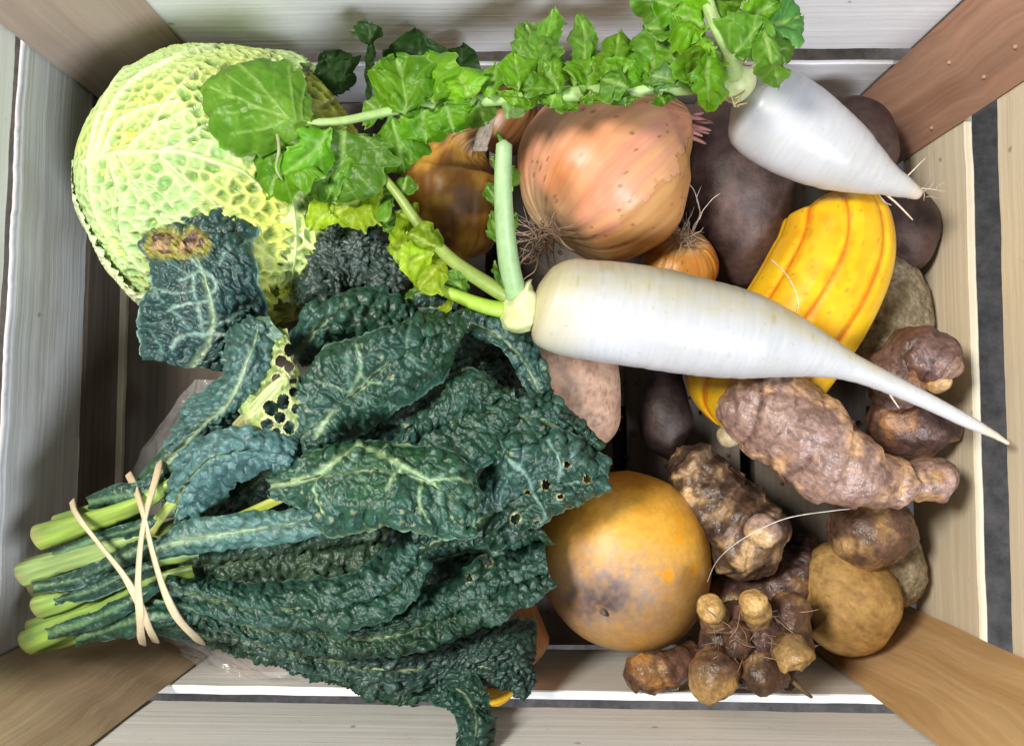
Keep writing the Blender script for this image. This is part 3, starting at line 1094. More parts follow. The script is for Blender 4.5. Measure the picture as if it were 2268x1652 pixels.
single('sunchoke', 'darkest knobbly sunchoke, beneath the thin tip of the long radish', 'sunchoke', mb, M_choke, SG)
# cluster of knobs at the bottom
sc = thing('sunchoke', 'knobbly sunchoke cluster with tan finger tips and hairy roots, at the crate edge', 'sunchoke', tuple(W(1660, 1440, .02)), SG)
mb = MB()
loft(mb, [(1560, 1360, .092, 50), (1610, 1400, .100, 86), (1660, 1420, .102, 92), (1720, 1420, .098, 84), (1765, 1400, .090, 50)],
     lambda c: choke_disp(c, 4, .0040), choke_col(a=(0.079, 0.042, 0.033), b=(0.202, 0.114, 0.072), hi=(0.137, 0.075, 0.060), dark=(0.025, 0.014, 0.012), tan=.4), seed=81)
mb.build('tuber', M_choke, sc)
fing = [
    ([(1594, 1400, .108, 40), (1582, 1368, .116, 31), (1574, 1340, .128, 28), (1572, 1332, .130, 25)], .55, 1),
    ([(1682, 1410, .112, 42), (1676, 1358, .122, 34), (1668, 1325, .134, 31), (1666, 1316, .136, 27)], .5, 1),
    ([(1608, 1440, .116, 45), (1590, 1480, .120, 49), (1584, 1510, .122, 54), (1594, 1542, .122, 36)], .6, 0),
    ([(1690, 1440, .116, 45), (1688, 1490, .124, 51), (1686, 1515, .126, 55), (1688, 1536, .126, 38)], 0, 0),
    ([(1730, 1400, .121, 32), (1750, 1440, .134, 43), (1768, 1472, .138, 50), (1778, 1492, .139, 41)], .75, 1),
    ([(1770, 1330, .099, 30), (1752, 1360, .106, 40), (1750, 1400, .108, 42), (1745, 1430, .106, 34)], 0, 0),
    ([(1722, 1450, .104, 30), (1740, 1500, .106, 30), (1755, 1530, .104, 20)], 0, 0),
    ([(1640, 1380, .119, 22), (1630, 1420, .126, 30), (1640, 1450, .124, 26)], 0, 0),
]
for i, (ct_, tp, br) in enumerate(fing):
    mb = MB()
    loft(mb, ct_, lambda c: choke_disp(c, 2.6, .0024 if tp else .0026),
         choke_col(a=(0.094, 0.047, 0.028) if not br else (.22, .125, .06), b=(0.405, 0.236, 0.080), hi=(0.158, 0.082, 0.046), dark=(0.036, 0.019, 0.013), tan=.2 if tp else .3, tipt=tp), seed=90 + i)
    mb.build('finger_knob', M_choke, sc)
mb = MB()
rng = np.random.RandomState(7)
for i in range(46):
    q = np.array(W(rng.uniform(1570, 1770), rng.uniform(1350, 1460), rng.uniform(.130, .144)))
    d = rng.normal(0, 1, 3) * np.array([1, 1, .25])
    d /= np.linalg.norm(d)
    L_ = rng.uniform(.005, .014)
    e_ = rng.normal(0, .35, 3) * np.array([1, 1, .2])
    mb.tube([q, q + d * L_ * .5 + e_ * L_ * .2, q + (d + e_) * L_ + np.array([0, 0, -.003])], .00026, .00014, np.array((.26, .17, .11)) * rng.uniform(.5, 1.6), m=4, n=8)
mb.tube([W(1735, 1490, .118), W(1760, 1512, .122), W(1780, 1530, .122), W(1800, 1545, .120)], .0016, .0010, (.16, .10, .05), m=6)
mb.build('root_hairs', M_fibre, sc)
# small one at the bottom left of the cluster
mb = MB()
loft(mb, [(1378, 1496, .088, 28), (1408, 1494, .090, 46), (1455, 1488, .092, 44), (1500, 1470, .090, 40), (1550, 1440, .08, 30)],
     lambda c: choke_disp(c, 5, .0024), choke_col(a=(0.115, 0.055, 0.033), b=(0.423, 0.210, 0.059), hi=(0.194, 0.096, 0.066), dark=(0.040, 0.019, 0.013), tan=.22), seed=101)
single('sunchoke', 'small shiny dark sunchoke under the round yellow turnip', 'sunchoke', mb, M_choke, SG)
mb = MB()
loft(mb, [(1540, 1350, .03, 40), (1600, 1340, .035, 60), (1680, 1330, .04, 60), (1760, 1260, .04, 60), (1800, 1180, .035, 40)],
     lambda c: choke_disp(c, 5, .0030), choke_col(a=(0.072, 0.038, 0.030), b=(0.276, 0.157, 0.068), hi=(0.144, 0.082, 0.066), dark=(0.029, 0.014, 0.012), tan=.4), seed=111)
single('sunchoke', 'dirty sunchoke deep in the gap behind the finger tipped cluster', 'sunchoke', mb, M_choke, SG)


# ------------------------------------------------------------------ white radishes
def dk_disp(c):
    return .0006 * n3(c, 16, 3, 2) + .00012 * vnoise(c['s'] * 420, c['th'] * 1.2, 0, 4) + .00018 * vnoise(c['s'] * 160, c['th'] * .8, 0, 5)


def daikon_col(neck=.13, tipc=(.62, .56, .42), seed=0, topstain=True):
    def f(c):
        a = n3(c, 22, 3, 3)
        y = n3(c, 130, 8, 3)
        col = mix((.50, .51, .545), (.43, .43, .425), .5 + .9 * a)
        col = mix(col, (.52, .46, .22), (1 - sst(.0, neck, c['u'] + .03 * a)) * .85)
        if topstain:
            far = sst(.1, .95, np.cos(c['th'] - c.get('sd', .3)))
            col = mix(col, (.45, .41, .26), sst(.0, .9, far) * (1 - sst(.6, .85, c['u'])) * (.62 + .5 * y))
            ln = vnoise(c['s'] * 620, c['th'] * 1.6, 0, 6)
            col = mix(col, (.36, .32, .18), sst(.35, .8, ln) * sst(.3, .9, far + .4 * y) * (1 - sst(.5, .8, c['u'])) * .6)
        ln = vnoise(c['s'] * 700, c['th'] * 2.5, 0, 8)
        col = mix(col, (.44, .43, .38), sst(.45, .8, ln) * .35)
        col = mix(col, tipc, sst(.88, 1.0, c['u']) * .85)
        col = mix(col, (.36, .29, .17), sst(.4, .8, n3(c, 90, 33, 3)) * .16)
        sp = voro(c['s'] * 150, c['th'] * 4, 6 + seed)
        col = mix(col, (.45, .34, .2), ((sp[0] < .09) & (sp[2] > .86)) * .7)
        return col
    return f


dk1 = thing('white_radish', 'long white radish with a thin tapering tip, lying across the squash', 'radish', tuple(W(1600, 730, .1)))
mb = MB()
D1 = [(1182, 655, .155, 62), (1202, 662, .155, 90), (1250, 678, .155, 106), (1330, 690, .155, 111), (1430, 703, .155, 113), (1530, 722, .154, 109), (1640, 741, .153, 98), (1730, 762, .152, 76), (1815, 788, .151, 50), (1890, 816, .150, 31), (1975, 852, .149, 23), (2070, 897, .148, 18), (2150, 937, .147, 14), (2200, 962, .146, 8), (2236, 984, .146, 4)]
loft(mb, D1, dk_disp, daikon_col(), res=.0008, capk=.8, maxn=460)
d1r = mb.build('root', M_daikon, dk1)
mb = MB()
mb.tube([W(1708, 575, .139), W(1735, 600, .148), W(1755, 630, .158), W(1768, 668, .160), W(1765, 690, .154)], .0007, .0006, (.72, .52, .2), m=6)
mb.build('root_hair', M_fibre, dk1)
mb = MB()
mb.tube([W(1965, 862, .150), W(1975, 880, .147), W(1992, 905, .143)], .0007, .0003, (.6, .5, .4), m=6)
mb.build('root_hair', M_fibre, dk1)

crown_col = lambda c: mix(mix((.50, .56, .25), (.62, .64, .38), .5 + n3(c, 60)), (.42, .36, .16), sst(.2, .7, n3(c, 130, 4)) * .6)
mb = MB()
loft(mb, [(1120, 655, .156, 36), (1140, 670, .156, 62), (1160, 680, .156, 66), (1180, 682, .156, 62), (1196, 680, .155, 50)],
     lambda c: .0022 * n3(c, 70, 4, 3) + .0008 * n3(c, 200, 4, 2), crown_col)
mb.build('crown', M_radstem, dk1)


# ------------------------------------------------------------------ leaves
def leaf(mb, M, L, R, style, serr=0.0, puff=.006, res=.0010, ruffle=.004, jit=.10, seed=0, holes=(), maxn=330, rf=110, wave=0.0, **kw):
    M, L, R = [np.asarray(q, float) for q in (M, L, R)]
    Mw = wspline(M, 100)
    Lm = arclen(Mw)[-1]
    n = int(min(maxn, max(20, max(Lm, arclen(wspline(L, 60))[-1] * .8) / res)))
    Mw, Lw, Rw = wspline(M, n), wspline(L, n), wspline(R, n)
    wl, wr = np.linalg.norm(Lw - Mw, axis=1), np.linalg.norm(Rw - Mw, axis=1)
    m = int(min(maxn // 2, max(8, max(wl.max(), wr.max()) / res)))
    s = arclen(Mw)
    v = np.linspace(-1, 1, 2 * m + 1)
    a = np.abs(v)
    # jagged outline
    jl = 1 + jit * fbm(s * 60, 0 * s, 0, seed + 1, 4)
    jr = 1 + jit * fbm(s * 60, 0 * s, 0, seed + 2, 4)
    if serr:
        for q_, sd_ in ((0, 0.0), (1, .37)):
            ph_ = (s / (.0085) + sd_ + .3 * vnoise(s * 90, 0 * s, 0, seed + 8)) % 1
            tooth = serr * (ph_ ** .8) * (.6 + .6 * _hash(np.floor(s / .0085 + sd_), np.zeros_like(s) + seed))
            if q_:
                jr = jr - serr * .5 + tooth
            else:
                jl = jl - serr * .5 + tooth
    El = Mw + (Lw - Mw) * jl[:, None]
    Er = Mw + (Rw - Mw) * jr[:, None]
    E = np.where((v < 0)[None, :, None], El[:, None], Er[:, None])
    A = a[None, :, None]
    P = Mw[:, None] * (1 - A) + E * A
    hw = np.where(v < 0, wl[:, None], wr[:, None])
    t = v[None, :] * hw
    S = np.repeat(s[:, None], len(v), 1)
    sideo = np.where(v < 0, 0., 50.)[None, :]
    P[..., 2] += puff * 4 * a * (1 - a) * np.clip(hw / .02, 0, 1)
    if wave:
        P[..., 2] += wave * fbm(P[..., 0] * 28, P[..., 1] * 28, 0, seed + 40, 2)
    ru = fbm(S * rf, (sideo + a * 1.2 + 0 * S), 0, seed + 3, 2)
    P[..., 2] += ruffle * 1.6 * ru * (a ** 2.2)
    dS = np.gradient(P, axis=0)
    dT = np.gradient(P, axis=1)
    N = np.cross(dS, dT)
    N /= np.linalg.norm(N, axis=2)[..., None] + 1e-12
    sg = np.sign(N[..., 2:3].sum())
    N *= sg if sg else 1
    h, col = style(S, t, a[None, :] + 0 * S, hw + 0 * S, s[-1], seed, P, **kw)
    P = P + N * h[..., None]
    msk = None
    if holes:
        qx, qy = px_of(P)
        msk = np.ones(S.shape, bool)
        for (x, y, r) in holes:
            msk &= np.hypot(qx - x, qy - y) > r * (1 + .25 * fbm(qx * .08, qy * .08, 0, 5))
            col = mix(col, (.50, .48, .22), (1 - sst(r, r * 1.5 + 3, np.hypot(qx - x, qy - y))) * .8)
    mb.grid(P, col, np.stack([S, t, 0 * S], -1), mask=msk)
    return P


def px_dist(P, pts):
    qx, qy = px_of(P)
    q = spline(np.c_[np.array(pts, float), np.zeros(len(pts))], 40)
    d = np.full(qx.shape, 1e9)
    for i in range(len(q) - 1):
        ax, ay = q[i, :2]
        bx, by = q[i + 1, 0] - ax, q[i + 1, 1] - ay
        t_ = np.clip(((qx - ax) * bx + (qy - ay) * by) / (bx * bx + by * by + 1e-9), 0, 1)
        d = np.minimum(d, np.hypot(qx - ax - t_ * bx, qy - ay - t_ * by))
    return d


def vein_field(S, t, spacing, k, seed, jit=.25):
    """distance (m) to the nearest side vein"""
    side = np.where(t < 0, 3.3, 0)
    ph = (S - np.abs(t) * k + .0015 * vnoise(S * 90, t * 90, 0, seed)) / spacing + side * .37
    i = np.round(ph)
    off = jit * (_hash(i, np.zeros_like(i) + seed, side) - .5)
    return np.abs(ph - i - off) * spacing / math.sqrt(1 + k * k)


def st_kale(S, t, a, hw, Lt, seed, P, green=(.007, .034, .009), blue=(.017, .060, .046), bl=.4, amp=.0031, cell=.0088, under=False, rib=.0022, burn=None,
            ribcol=(.30, .40, .24), spots=.0, yell=0.0, veincol=(.075, .15, .115), grey=0, marks=(), markcol=(.20, .31, .25)):
    wx = .0018 * fbm(S * 120, t * 120, 0, seed + 9, 2)
    wy = .0018 * fbm(S * 120, t * 120, 5, seed + 9, 2)
    X, Y = (S + wx) / cell, (t + wy) / cell
    cm = sst(-.15, .25, fbm(S * 35, t * 35, 0, seed + 21, 2))
    F1, F2, rr = voro(X * 1.0, Y * 1.15, seed)
    E1, E2, r3 = voro(X * 1.7, Y * 1.5, seed + 77)
    F2 = F1 + (F2 - F1) * (1 - cm) + (E2 - E1) * cm * .9
    rr = rr * (1 - cm) + r3 * cm
    g1, g2, r2 = voro(X * 2.3, Y * 2.3, seed + 5)
    dome = 1 - np.exp(-((F2 - F1) / .30) ** 1.2)
    dome2 = 1 - np.exp(-((g2 - g1) / .30) ** 1.2)
    vd = vein_field(S, t, .027, .8, seed, .5)
    vein = np.exp(-(vd / .0008) ** 2) * sst(-.5, .2, fbm(S * 40, t * 40, 0, seed + 60, 2))
    rw = rib * (1 - .75 * np.clip(S / Lt, 0, 1))
    ribm = np.exp(-(t / rw) ** 2) * (1 - sst(.86, 1, S / Lt))
    edge = sst(.0, .12, 1 - a)
    h = amp * dome * (.5 + .7 * rr) + amp * .42 * dome2 + amp * .5 * fbm(S * 250, t * 250, 0, seed + 2, 2)
    h = h * (1 - .45 * vein) * (1 - .9 * ribm) + .0022 * fbm(S * 48, t * 48, 0, seed + 70, 2)
    h = h * (1 - .6 * sst(.82, 1, a))
    if under:
        h = -h * .7 + .0016 * ribm + .0006 * vein
    nz = fbm(P[..., 0] * 16, P[..., 1] * 16, P[..., 2] * 16, seed + 4, 3)
    col = mix(green, blue, bl + .9 * nz)
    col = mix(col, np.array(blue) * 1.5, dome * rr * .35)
    col = mix(col, np.array(blue) * 1.6, sst(.70, 1.0, a) * .35)  # bluish highlight painted along the leaf edges, paler still at the rim
    col = mix(col, np.array(veincol) * 2.0, sst(.955, .985, a) * .7)
    bloom = sst(.0, .5, fbm(P[..., 0] * 34, P[..., 1] * 34, P[..., 2] * 34, seed + 50, 3))
    col = mix(col, (.062, .125, .120), bloom * .13 * (.4 + .6 * dome))
    col = col * (.78 + .38 * dome)[..., None]  # relief shading in the colour: creases darker, blister tops lighter
    net = np.exp(-((F2 - F1) / .07) ** 2)
    col = mix(col, veincol, net * .22)
    col = mix(col, np.array(veincol) * 1.25, vein * .55)
    col = mix(col, ribcol, ribm * .9)
    # small pale flecks on the blister tops
    fl = (g1 < .20) & (r2 > .965 - spots * .16) & (nz > .35 - spots * .45)
    col = mix(col, (.33, .36, .17), fl * .6)
    if yell:
        col = mix(col, (.25, .32, .06), sst(.1, .9, nz + a - 1.1 + yell) * .7)
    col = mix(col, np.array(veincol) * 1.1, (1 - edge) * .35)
    for pts_, w_ in marks:
        dm = px_dist(P, pts_)
        mk = np.exp(-(dm / w_) ** 2)
        h = h * (1 - .7 * mk) + .0012 * mk
        col = mix(col, markcol, mk * .85)
    if burn is not None:
        qx, qy = px_of(P)
        for (x, y, r) in burn:
            d = np.hypot(qx - x, (qy - y) * 1.3) / r + .5 * fbm(qx * .03, qy * .03, 0, 7)
            nzb = fbm(qx * .06, qy * .06, 0, 9)
            bc = mix((.055, .028, .025), (.42, .28, .12), .4 + 1.1 * nzb)
            col = mix(col, (.24, .22, .03), 1 - sst(.9, 1.6, d))
            col = mix(col, bc, 1 - sst(.7, 1.0, d))
    return h, col


def st_cab(S, t, a, hw, Lt, seed, P, amp=.0028, cell=.0105, pale=(.58, .66, .26), green=(.20, .34, .065), yel=(.62, .62, .08), yl=.3, rib=.006, sv=.026, k=.55, dark=(.07, .15, .02), white=.0, fade=True, marks=(), autov=1.0, pxyel=False):
    wx = .0022 * fbm(S * 90, t * 90, 0, seed + 9, 2)
    wy = .0022 * fbm(S * 90, t * 90, 5, seed + 9, 2)
    F1, F2, rr = voro((S + wx) / cell, (t + wy) / cell * 1.1, seed)
    g1, g2, r2 = voro((S + wx) / cell * 2.1, (t + wy) / cell * 2.1, seed + 5)
    d1, d2 = F2 - F1, g2 - g1
    pit = 1 - np.exp(-(d1 / .32) ** 2)
    pit2 = 1 - np.exp(-(d2 / .28) ** 2)
    vd = vein_field(S, t, sv, k, seed, .3)
    ww = .0013 * (1.3 - .8 * a)
    vein = np.exp(-(vd / ww) ** 2) * autov
    rw = rib * (1 - .7 * np.clip(S / Lt, 0, 1))
    ribm = np.exp(-(t / rw) ** 2) * (1 - sst(.8, 1, S / Lt)) * autov
    if marks:
        qx, qy = px_of(P)
        up_ = P[..., 2] > .06
        for pts_, w0, w1 in marks:
            dm = px_dist(P, pts_)
            x0, y0 = pts_[0]
            x1, y1 = pts_[-1]
            f_ = np.clip(((qx - x0) * (x1 - x0) + (qy - y0) * (y1 - y0)) / ((x1 - x0) ** 2 + (y1 - y0) ** 2), 0, 1)
            ribm = np.maximum(ribm, np.exp(-(dm / (w0 + (w1 - w0) * f_)) ** 2) * up_)
    big = np.maximum(vein, ribm)
    # savoy relief: net of raised veins, sunken cells, flatter near the stalk
    fl = sst(.02, .35, S / Lt) if fade else 1.0
    h = -amp * pit * (.5 + .7 * rr) * (.35 + .65 * fl) - amp * .28 * pit2 * fl
    h = h * (1 - .9 * big) + .0016 * ribm + .0005 * vein
    if pxyel:
        qx, qy = px_of(P)
        yy_ = sst(380, 470, qx) * sst(330, 400, qy) + .5 * sst(120, 60, np.hypot(qx - 250, qy - 350)) + .5 * sst(450, 560, qx)
    else:
        yy_ = 0
    nz = fbm(P[..., 0] * 18, P[..., 1] * 18, P[..., 2] * 18, seed + 4, 3)
    net = mix(pale, yel, yl + .7 * nz + .45 * yy_)
    cellc = mix(green, dark, sst(.3, 1.1, rr * .6 + .5 * nz + .3 * pit - (0 if not fade else .35 * (1 - fl))))
    if pxyel:
        cellc = mix(cellc, (.06, .12, .01), yy_ * pit * .6)
    cellc = mix(cellc, pale, .26 + .22 * (1 - fl) - .3 * pit * rr - .25 * yy_)
    col = mix(net, cellc, pit * (.45 + .35 * rr) + .25 * pit2 * pit)
    col = mix(col, mix(pale, (.66, .70, .42), .5 + nz), big * .85)
    if white:
        col = mix(col, (.72, .76, .55), white * sst(-.2, .6, nz + .3))
    return h, col


def st_radish(S, t, a, hw, Lt, seed, P, g=(.10, .26, .012), g2=(.18, .38, .02), vc=(.34, .52, .13), amp=.0017, dull=0.0, sv=.013, kk=.9, rib=.0011, marks=()):
    vd = vein_field(S, t, sv, kk, seed, .4)
    vein = np.exp(-(vd / .0005) ** 2)
    ribm = np.exp(-(t / (rib * (1 - .6 * S / Lt))) ** 2)
    puffs = np.exp(-(vd / .004) ** 2)
    h = amp * (fbm(S * 110, t * 110, 0, seed, 3)) - amp * .7 * puffs * (1 - a * .5) + amp * .3 * fbm(S * 350, t * 350, 0, seed + 3, 2)
    nz = fbm(P[..., 0] * 30, P[..., 1] * 30, P[..., 2] * 30, seed + 4, 3)
    col = mix(g, g2, .5 + .9 * nz)
    for pts_, w_ in marks:
        mk = np.exp(-(px_dist(P, pts_) / w_) ** 2)
        ribm = np.maximum(ribm, mk * .9)
        h = h + .0006 * mk
    col = mix(col, vc, np.maximum(vein * (.18 if marks else .35), ribm * .7))
    col = mix(col, np.array(vc) * .9, sst(.93, 1.0, a) * .35)
    if dull:
        col = mix(col, (.04, .085, .03), dull)
    return h, col


def lobe(mb, base, tip, hw, z0, z1, seed, bend=0.0, shape=.55, ruf=.0045, puff=.004, zm=None, scal=.16, **kw):
    """one lobe of a radish leaf: blade from base to tip (picture coordinates + heights)"""
    b, tp = np.array(base, float), np.array(tip, float)
    hw = hw * 1.28
    tp = b + (tp - b) * 1.06
    d = tp - b
    L_ = np.hypot(*d)
    nrm = np.array([-d[1], d[0]]) / L_
    u = np.linspace(0, 1, 11)
    zz = z0 + (z1 - z0) * u if zm is None else z0 * (1 - u) ** 2 + 2 * zm * u * (1 - u) + z1 * u ** 2
    cen = b + d * u[:, None] + nrm * (bend * L_ * np.sin(u * math.pi))[:, None]
    wprof = np.sin(np.pi * u ** (math.log(.5) / math.log(shape))) ** .62
    rng = np.random.RandomState(seed)
    w = hw * wprof
    w[0] = 3
    w[-1] = 2
    sc = 1 + scal * rng.uniform(-1, .8, (2, 11))
    tl = rng.uniform(-.009, .009)
    L = np.c_[cen + nrm * (w * sc[0])[:, None], zz - .002 + tl * np.sin(u * math.pi)]
    R = np.c_[cen - nrm * (w * sc[1])[:, None], zz - .002 - tl * np.sin(u * math.pi)]
    f_ = rng.uniform(.62, 1.2)
    kw = dict(kw)
    kw['g'] = tuple(np.array(kw.get('g', (.10, .26, .012))) * f_)
    kw['g2'] = tuple(np.array(kw.get('g2', (.18, .38, .02))) * f_)
    M = np.c_[cen, zz]
    leaf(mb, M, L, R, st_radish, puff=puff, res=.0008, ruffle=ruf * .9, jit=.34, seed=seed, rf=80, wave=.006, serr=.22, **kw)


# ---- the leafy tops of the long radish
def stalk(parent, pts, r0, r1, col=(.40, .52, .22), name='stalk'):
    mb = MB()
    mb.tube([W(*p) for p in pts], r0, r1, col, m=10, n=40)
    return mb.build(name, M_radstem, parent)


def leaf_part(root, lobes, pts, r0, r1, col=(.28, .42, .13), label=None):
    mb = MB()
    for (b, tp, hw, z0, z1, sd, kw) in lobes:
        lobe(mb, b, tp, hw, z0, z1, sd, **kw)
    o = mb.build('leaf', M_rad, root)
    if label:
        o['label'] = label
    stalk(o, pts, r0, r1, col, 'leaf_stalk')
    return o


DG = dict(g=(.045, .14, .012), g2=(.075, .20, .018), vc=(.22, .36, .10))
YG = dict(g=(.26, .42, .012), g2=(.38, .52, .02), vc=(.55, .66, .14))
MG = dict(g=(.10, .25, .018), g2=(.15, .34, .03))
# upright cut stalk
stalk(dk1, [(1150, 672, .160), (1130, 600, .172), (1118, 500, .186), (1114, 400, .195), (1117, 310, .200)], .0060, .0040, (.28, .42, .20))
mb = MB()
for i, (x, y, x2, y2, w_) in enumerate(((1120, 560, 1085, 480, 16), (1112, 470, 1078, 410, 15), (1118, 400, 1092, 350, 12), (1128, 420, 1142, 370, 12), (1124, 520, 1146, 480, 8), (1116, 640, 1096, 580, 10), (1120, 330, 1100, 300, 6))):
    lobe(mb, (x, y), (x2, y2), w_, .180 - i * .002, .172, 300 + i, **MG)
mb.build('leaf', M_rad, dk1)
leaf_part(dk1, [
    ((985, 560), (905, 520), 34, .166, .178, 311, YG),
    ((950, 525), (862, 545), 40, .166, .176, 312, YG),
    ((930, 500), (885, 470), 26, .168, .178, 313, YG),
    ((985, 575), (930, 640), 40, .166, .172, 314, YG),
    ((960, 560), (890, 590), 36, .170, .178, 315, YG),
    ((905, 470), (840, 500), 28, .166, .160, 316, MG),
    ((890, 440), (900, 395), 26, .166, .168, 317, MG),
    ((870, 420), (800, 470), 36, .168, .160, 318, MG),
    ((850, 400), (740, 470), 60, .166, .172, 319, YG),
    ((830, 390), (690, 500), 46, .160, .168, 320, dict(YG, ruf=.006)),
    ((1000, 600), (960, 650), 26, .160, .158, 321, MG),
], [(1140, 665, .158), (1080, 630, .163), (1000, 575, .168), (930, 500, .172), (880, 430, .173), (830, 370, .170)], .0046, .0020, (.22, .30, .06), 'yellow green leaf reaching up over the kale')
leaf_part(dk1, [
    ((1040, 655), (985, 610), 24, .160, .170, 331, MG),
    ((1000, 640), (930, 600), 22, .160, .168, 332, YG),
    ((1080, 670), (1050, 700), 14, .158, .156, 333, MG),
    ((970, 635), (900, 660), 20, .158, .160, 334, MG),
    ((1010, 655), (960, 690), 16, .158, .152, 335, YG),
], [(1145, 690, .157), (1080, 680, .162), (1010, 655, .164), (955, 630, .163)], .0048, .0028, (.30, .46, .05))
stalk(dk1, [(1150, 700, .152), (1090, 705, .150), (1030, 700, .145)], .0040, .0020, (.36, .44, .14))

# ---- short radish with the leaf that runs along the top
dk2 = thing('white_radish', 'short plump white radish with leafy top, pointing at the corner post', 'radish', tuple(W(1780, 300, .08)))
mb = MB()
loft(mb, [(1634, 205, .135, 66), (1660, 222, .135, 90), (1704, 252, .135, 103), (1756, 286, .135, 102), (1810, 318, .135, 93), (1865, 348, .134, 78), (1920, 377, .133, 55), (1968, 400, .132, 33), (2005, 416, .131, 22), (2040, 434, .130, 9)],
     dk_disp, daikon_col(neck=.03, topstain=False, seed=4, tipc=(.50, .40, .30)), res=.0008, capk=.9)
mb.build('root', M_daikon, dk2)
mb = MB()
rootlets(mb, W(2028, 428, .130), (.8, -.1, .1), 7, .016, .0003, (.45, .36, .28), 75, spread=.6, base_r=.003)
mb.tube([W(1955, 425, .128), W(1985, 450, .13), W(2010, 475, .13), W(2022, 488, .128)], .0007, .0004, (.62, .5, .42), m=6)
mb.tube([W(1945, 430, .125), W(1960, 448, .124), W(1975, 455, .12)], .0005, .0003, (.5, .42, .34), m=5)
mb.tube([W(2005, 395, .13), W(2025, 375, .13), W(2050, 350, .128)], .0005, .0003, (.6, .5, .36), m=5)
mb.build('root_hair', M_fibre, dk2)
mb = MB()
loft(mb, [(1618, 150, .150, 30), (1624, 172, .150, 46), (1636, 190, .147, 48), (1650, 205, .142, 44)],
     lambda c: .0014 * n3(c, 60, 4, 3), crown_col)
rng = np.random.RandomState(9)
for i in range(16):
    an = rng.uniform(-.9, 2.6)
    q = np.array(W(1640 + 46 * math.cos(an - .6), 192 + 44 * math.sin(an - .6), .152))
    mb.tube([q, q + np.array([.002 * math.cos(an), -.002 * math.sin(an) + .001, .003]), q + np.array([rng.uniform(-.004, .006), rng.uniform(-.004, .007), .005])], .0010, .0003, (.55, .42, .22), m=5, n=10)
mb.build('crown', M_radstem, dk2)
B0 = dict(g=(.085, .25, .006), g2=(.19, .42, .012))
B1 = dict(g=(.085, .25, .006), g2=(.19, .42, .012), ruf=.006)
leaf_part(dk2, [
    # lobes above the stalk
    ((900, 262), (880, 140), 70, .180, .176, 402, dict(B1, bend=.05)),
    ((850, 255), (810, 225), 44, .176, .170, 403, MG),
    ((960, 232), (950, 125), 62, .182, .172, 404, dict(B1, bend=-.1)),
    ((1040, 225), (1015, 165), 52, .184, .180, 405, B1),
    ((1085, 222), (1098, 150), 30, .184, .178, 406, B1),
    ((1150, 215), (1140, 130), 40, .184, .182, 407, B1),
    ((1175, 215), (1165, 55), 48, .182, .178, 408, dict(MG, bend=.1, ruf=.007)),
    ((1215, 205), (1225, 35), 34, .182, .176, 409, dict(MG, bend=-.08)),
    ((1265, 205), (1285, 40), 30, .180, .170, 410, dict(MG, bend=.1)),
    ((1240, 205), (1205, 140), 44, .188, .186, 411, B1),
    ((1300, 205), (1310, 130), 46, .188, .184, 412, B1),
    ((1350, 200), (1370, 80), 42, .186, .180, 413, dict(B0, ruf=.008)),
    ((1370, 200), (1390, 135), 46, .190, .188, 414, B1),
    ((1430, 195), (1440, 70), 40, .188, .182, 415, dict(MG, bend=.12, ruf=.008)),
    ((1440, 195), (1450, 120), 44, .192, .190, 416, B1),
    ((1490, 190), (1500, 80), 44, .190, .186, 417, dict(B0, ruf=.008)),
    ((1520, 190), (1545, 105), 44, .192, .192, 418, B1),
    # lobes below the stalk
    ((865, 250), (895, 372), 58, .178, .168, 420, B1),
    ((935, 238), (945, 318), 54, .180, .168, 421, B1),
    ((985, 230), (1005, 292), 52, .182, .172, 422, B1),
    ((1060, 222), (1075, 272), 30, .182, .172, 423, MG),
    ((1110, 215), (1165, 243), 22, .182, .174, 424, dict(g=(.20, .38, .09), g2=(.28, .45, .14))),
    ((1230, 205), (1275, 240), 26, .186, .176, 425, B1),
    ((1160, 205), (1200, 205), 26, .190, .186, 426, B1),
    ((1390, 200), (1330, 180), 34, .192, .190, 427, B1),
    ((1500, 192), (1440, 170), 30, .192, .190, 428, dict(g=(.12, .26, .06), g2=(.18, .34, .10))),
    ((1560, 185), (1500, 150), 34, .192, .196, 429, B1),
    # lobes of the broad end over the cabbage
    ((712, 282), (598, 430), 62, .186, .176, 430, dict(B1, bend=.1)),
    ((760, 275), (742, 442), 104, .188, .174, 431, dict(MG, bend=-.02, shape=.5)),
    ((735, 285), (620, 390), 40, .190, .182, 432, dict(g=(.10, .30, .012), g2=(.13, .36, .015), bend=-.1)),
    ((830, 300), (880, 350), 38, .176, .166, 433, MG),
    ((790, 330), (690, 430), 40, .182, .170, 434, dict(MG)),
] + [((1150 + i * 78, 205), (1135 + i * 84, 235 - (i * 23) % 22), 30, .193, .188, 490 + i, (B1, MG)[i % 2]) for i in range(5)],
  [(1612, 185, .160), (1540, 190, .178), (1440, 196, .183), (1300, 206, .182), (1180, 216, .180), (1090, 222, .178), (980, 232, .174), (870, 246, .177), (760, 268, .186), (680, 272, .192)], .0050, .0018, (.30, .44, .15), 'long bright green leaf running from the crown to the cabbage')
mb = MB()
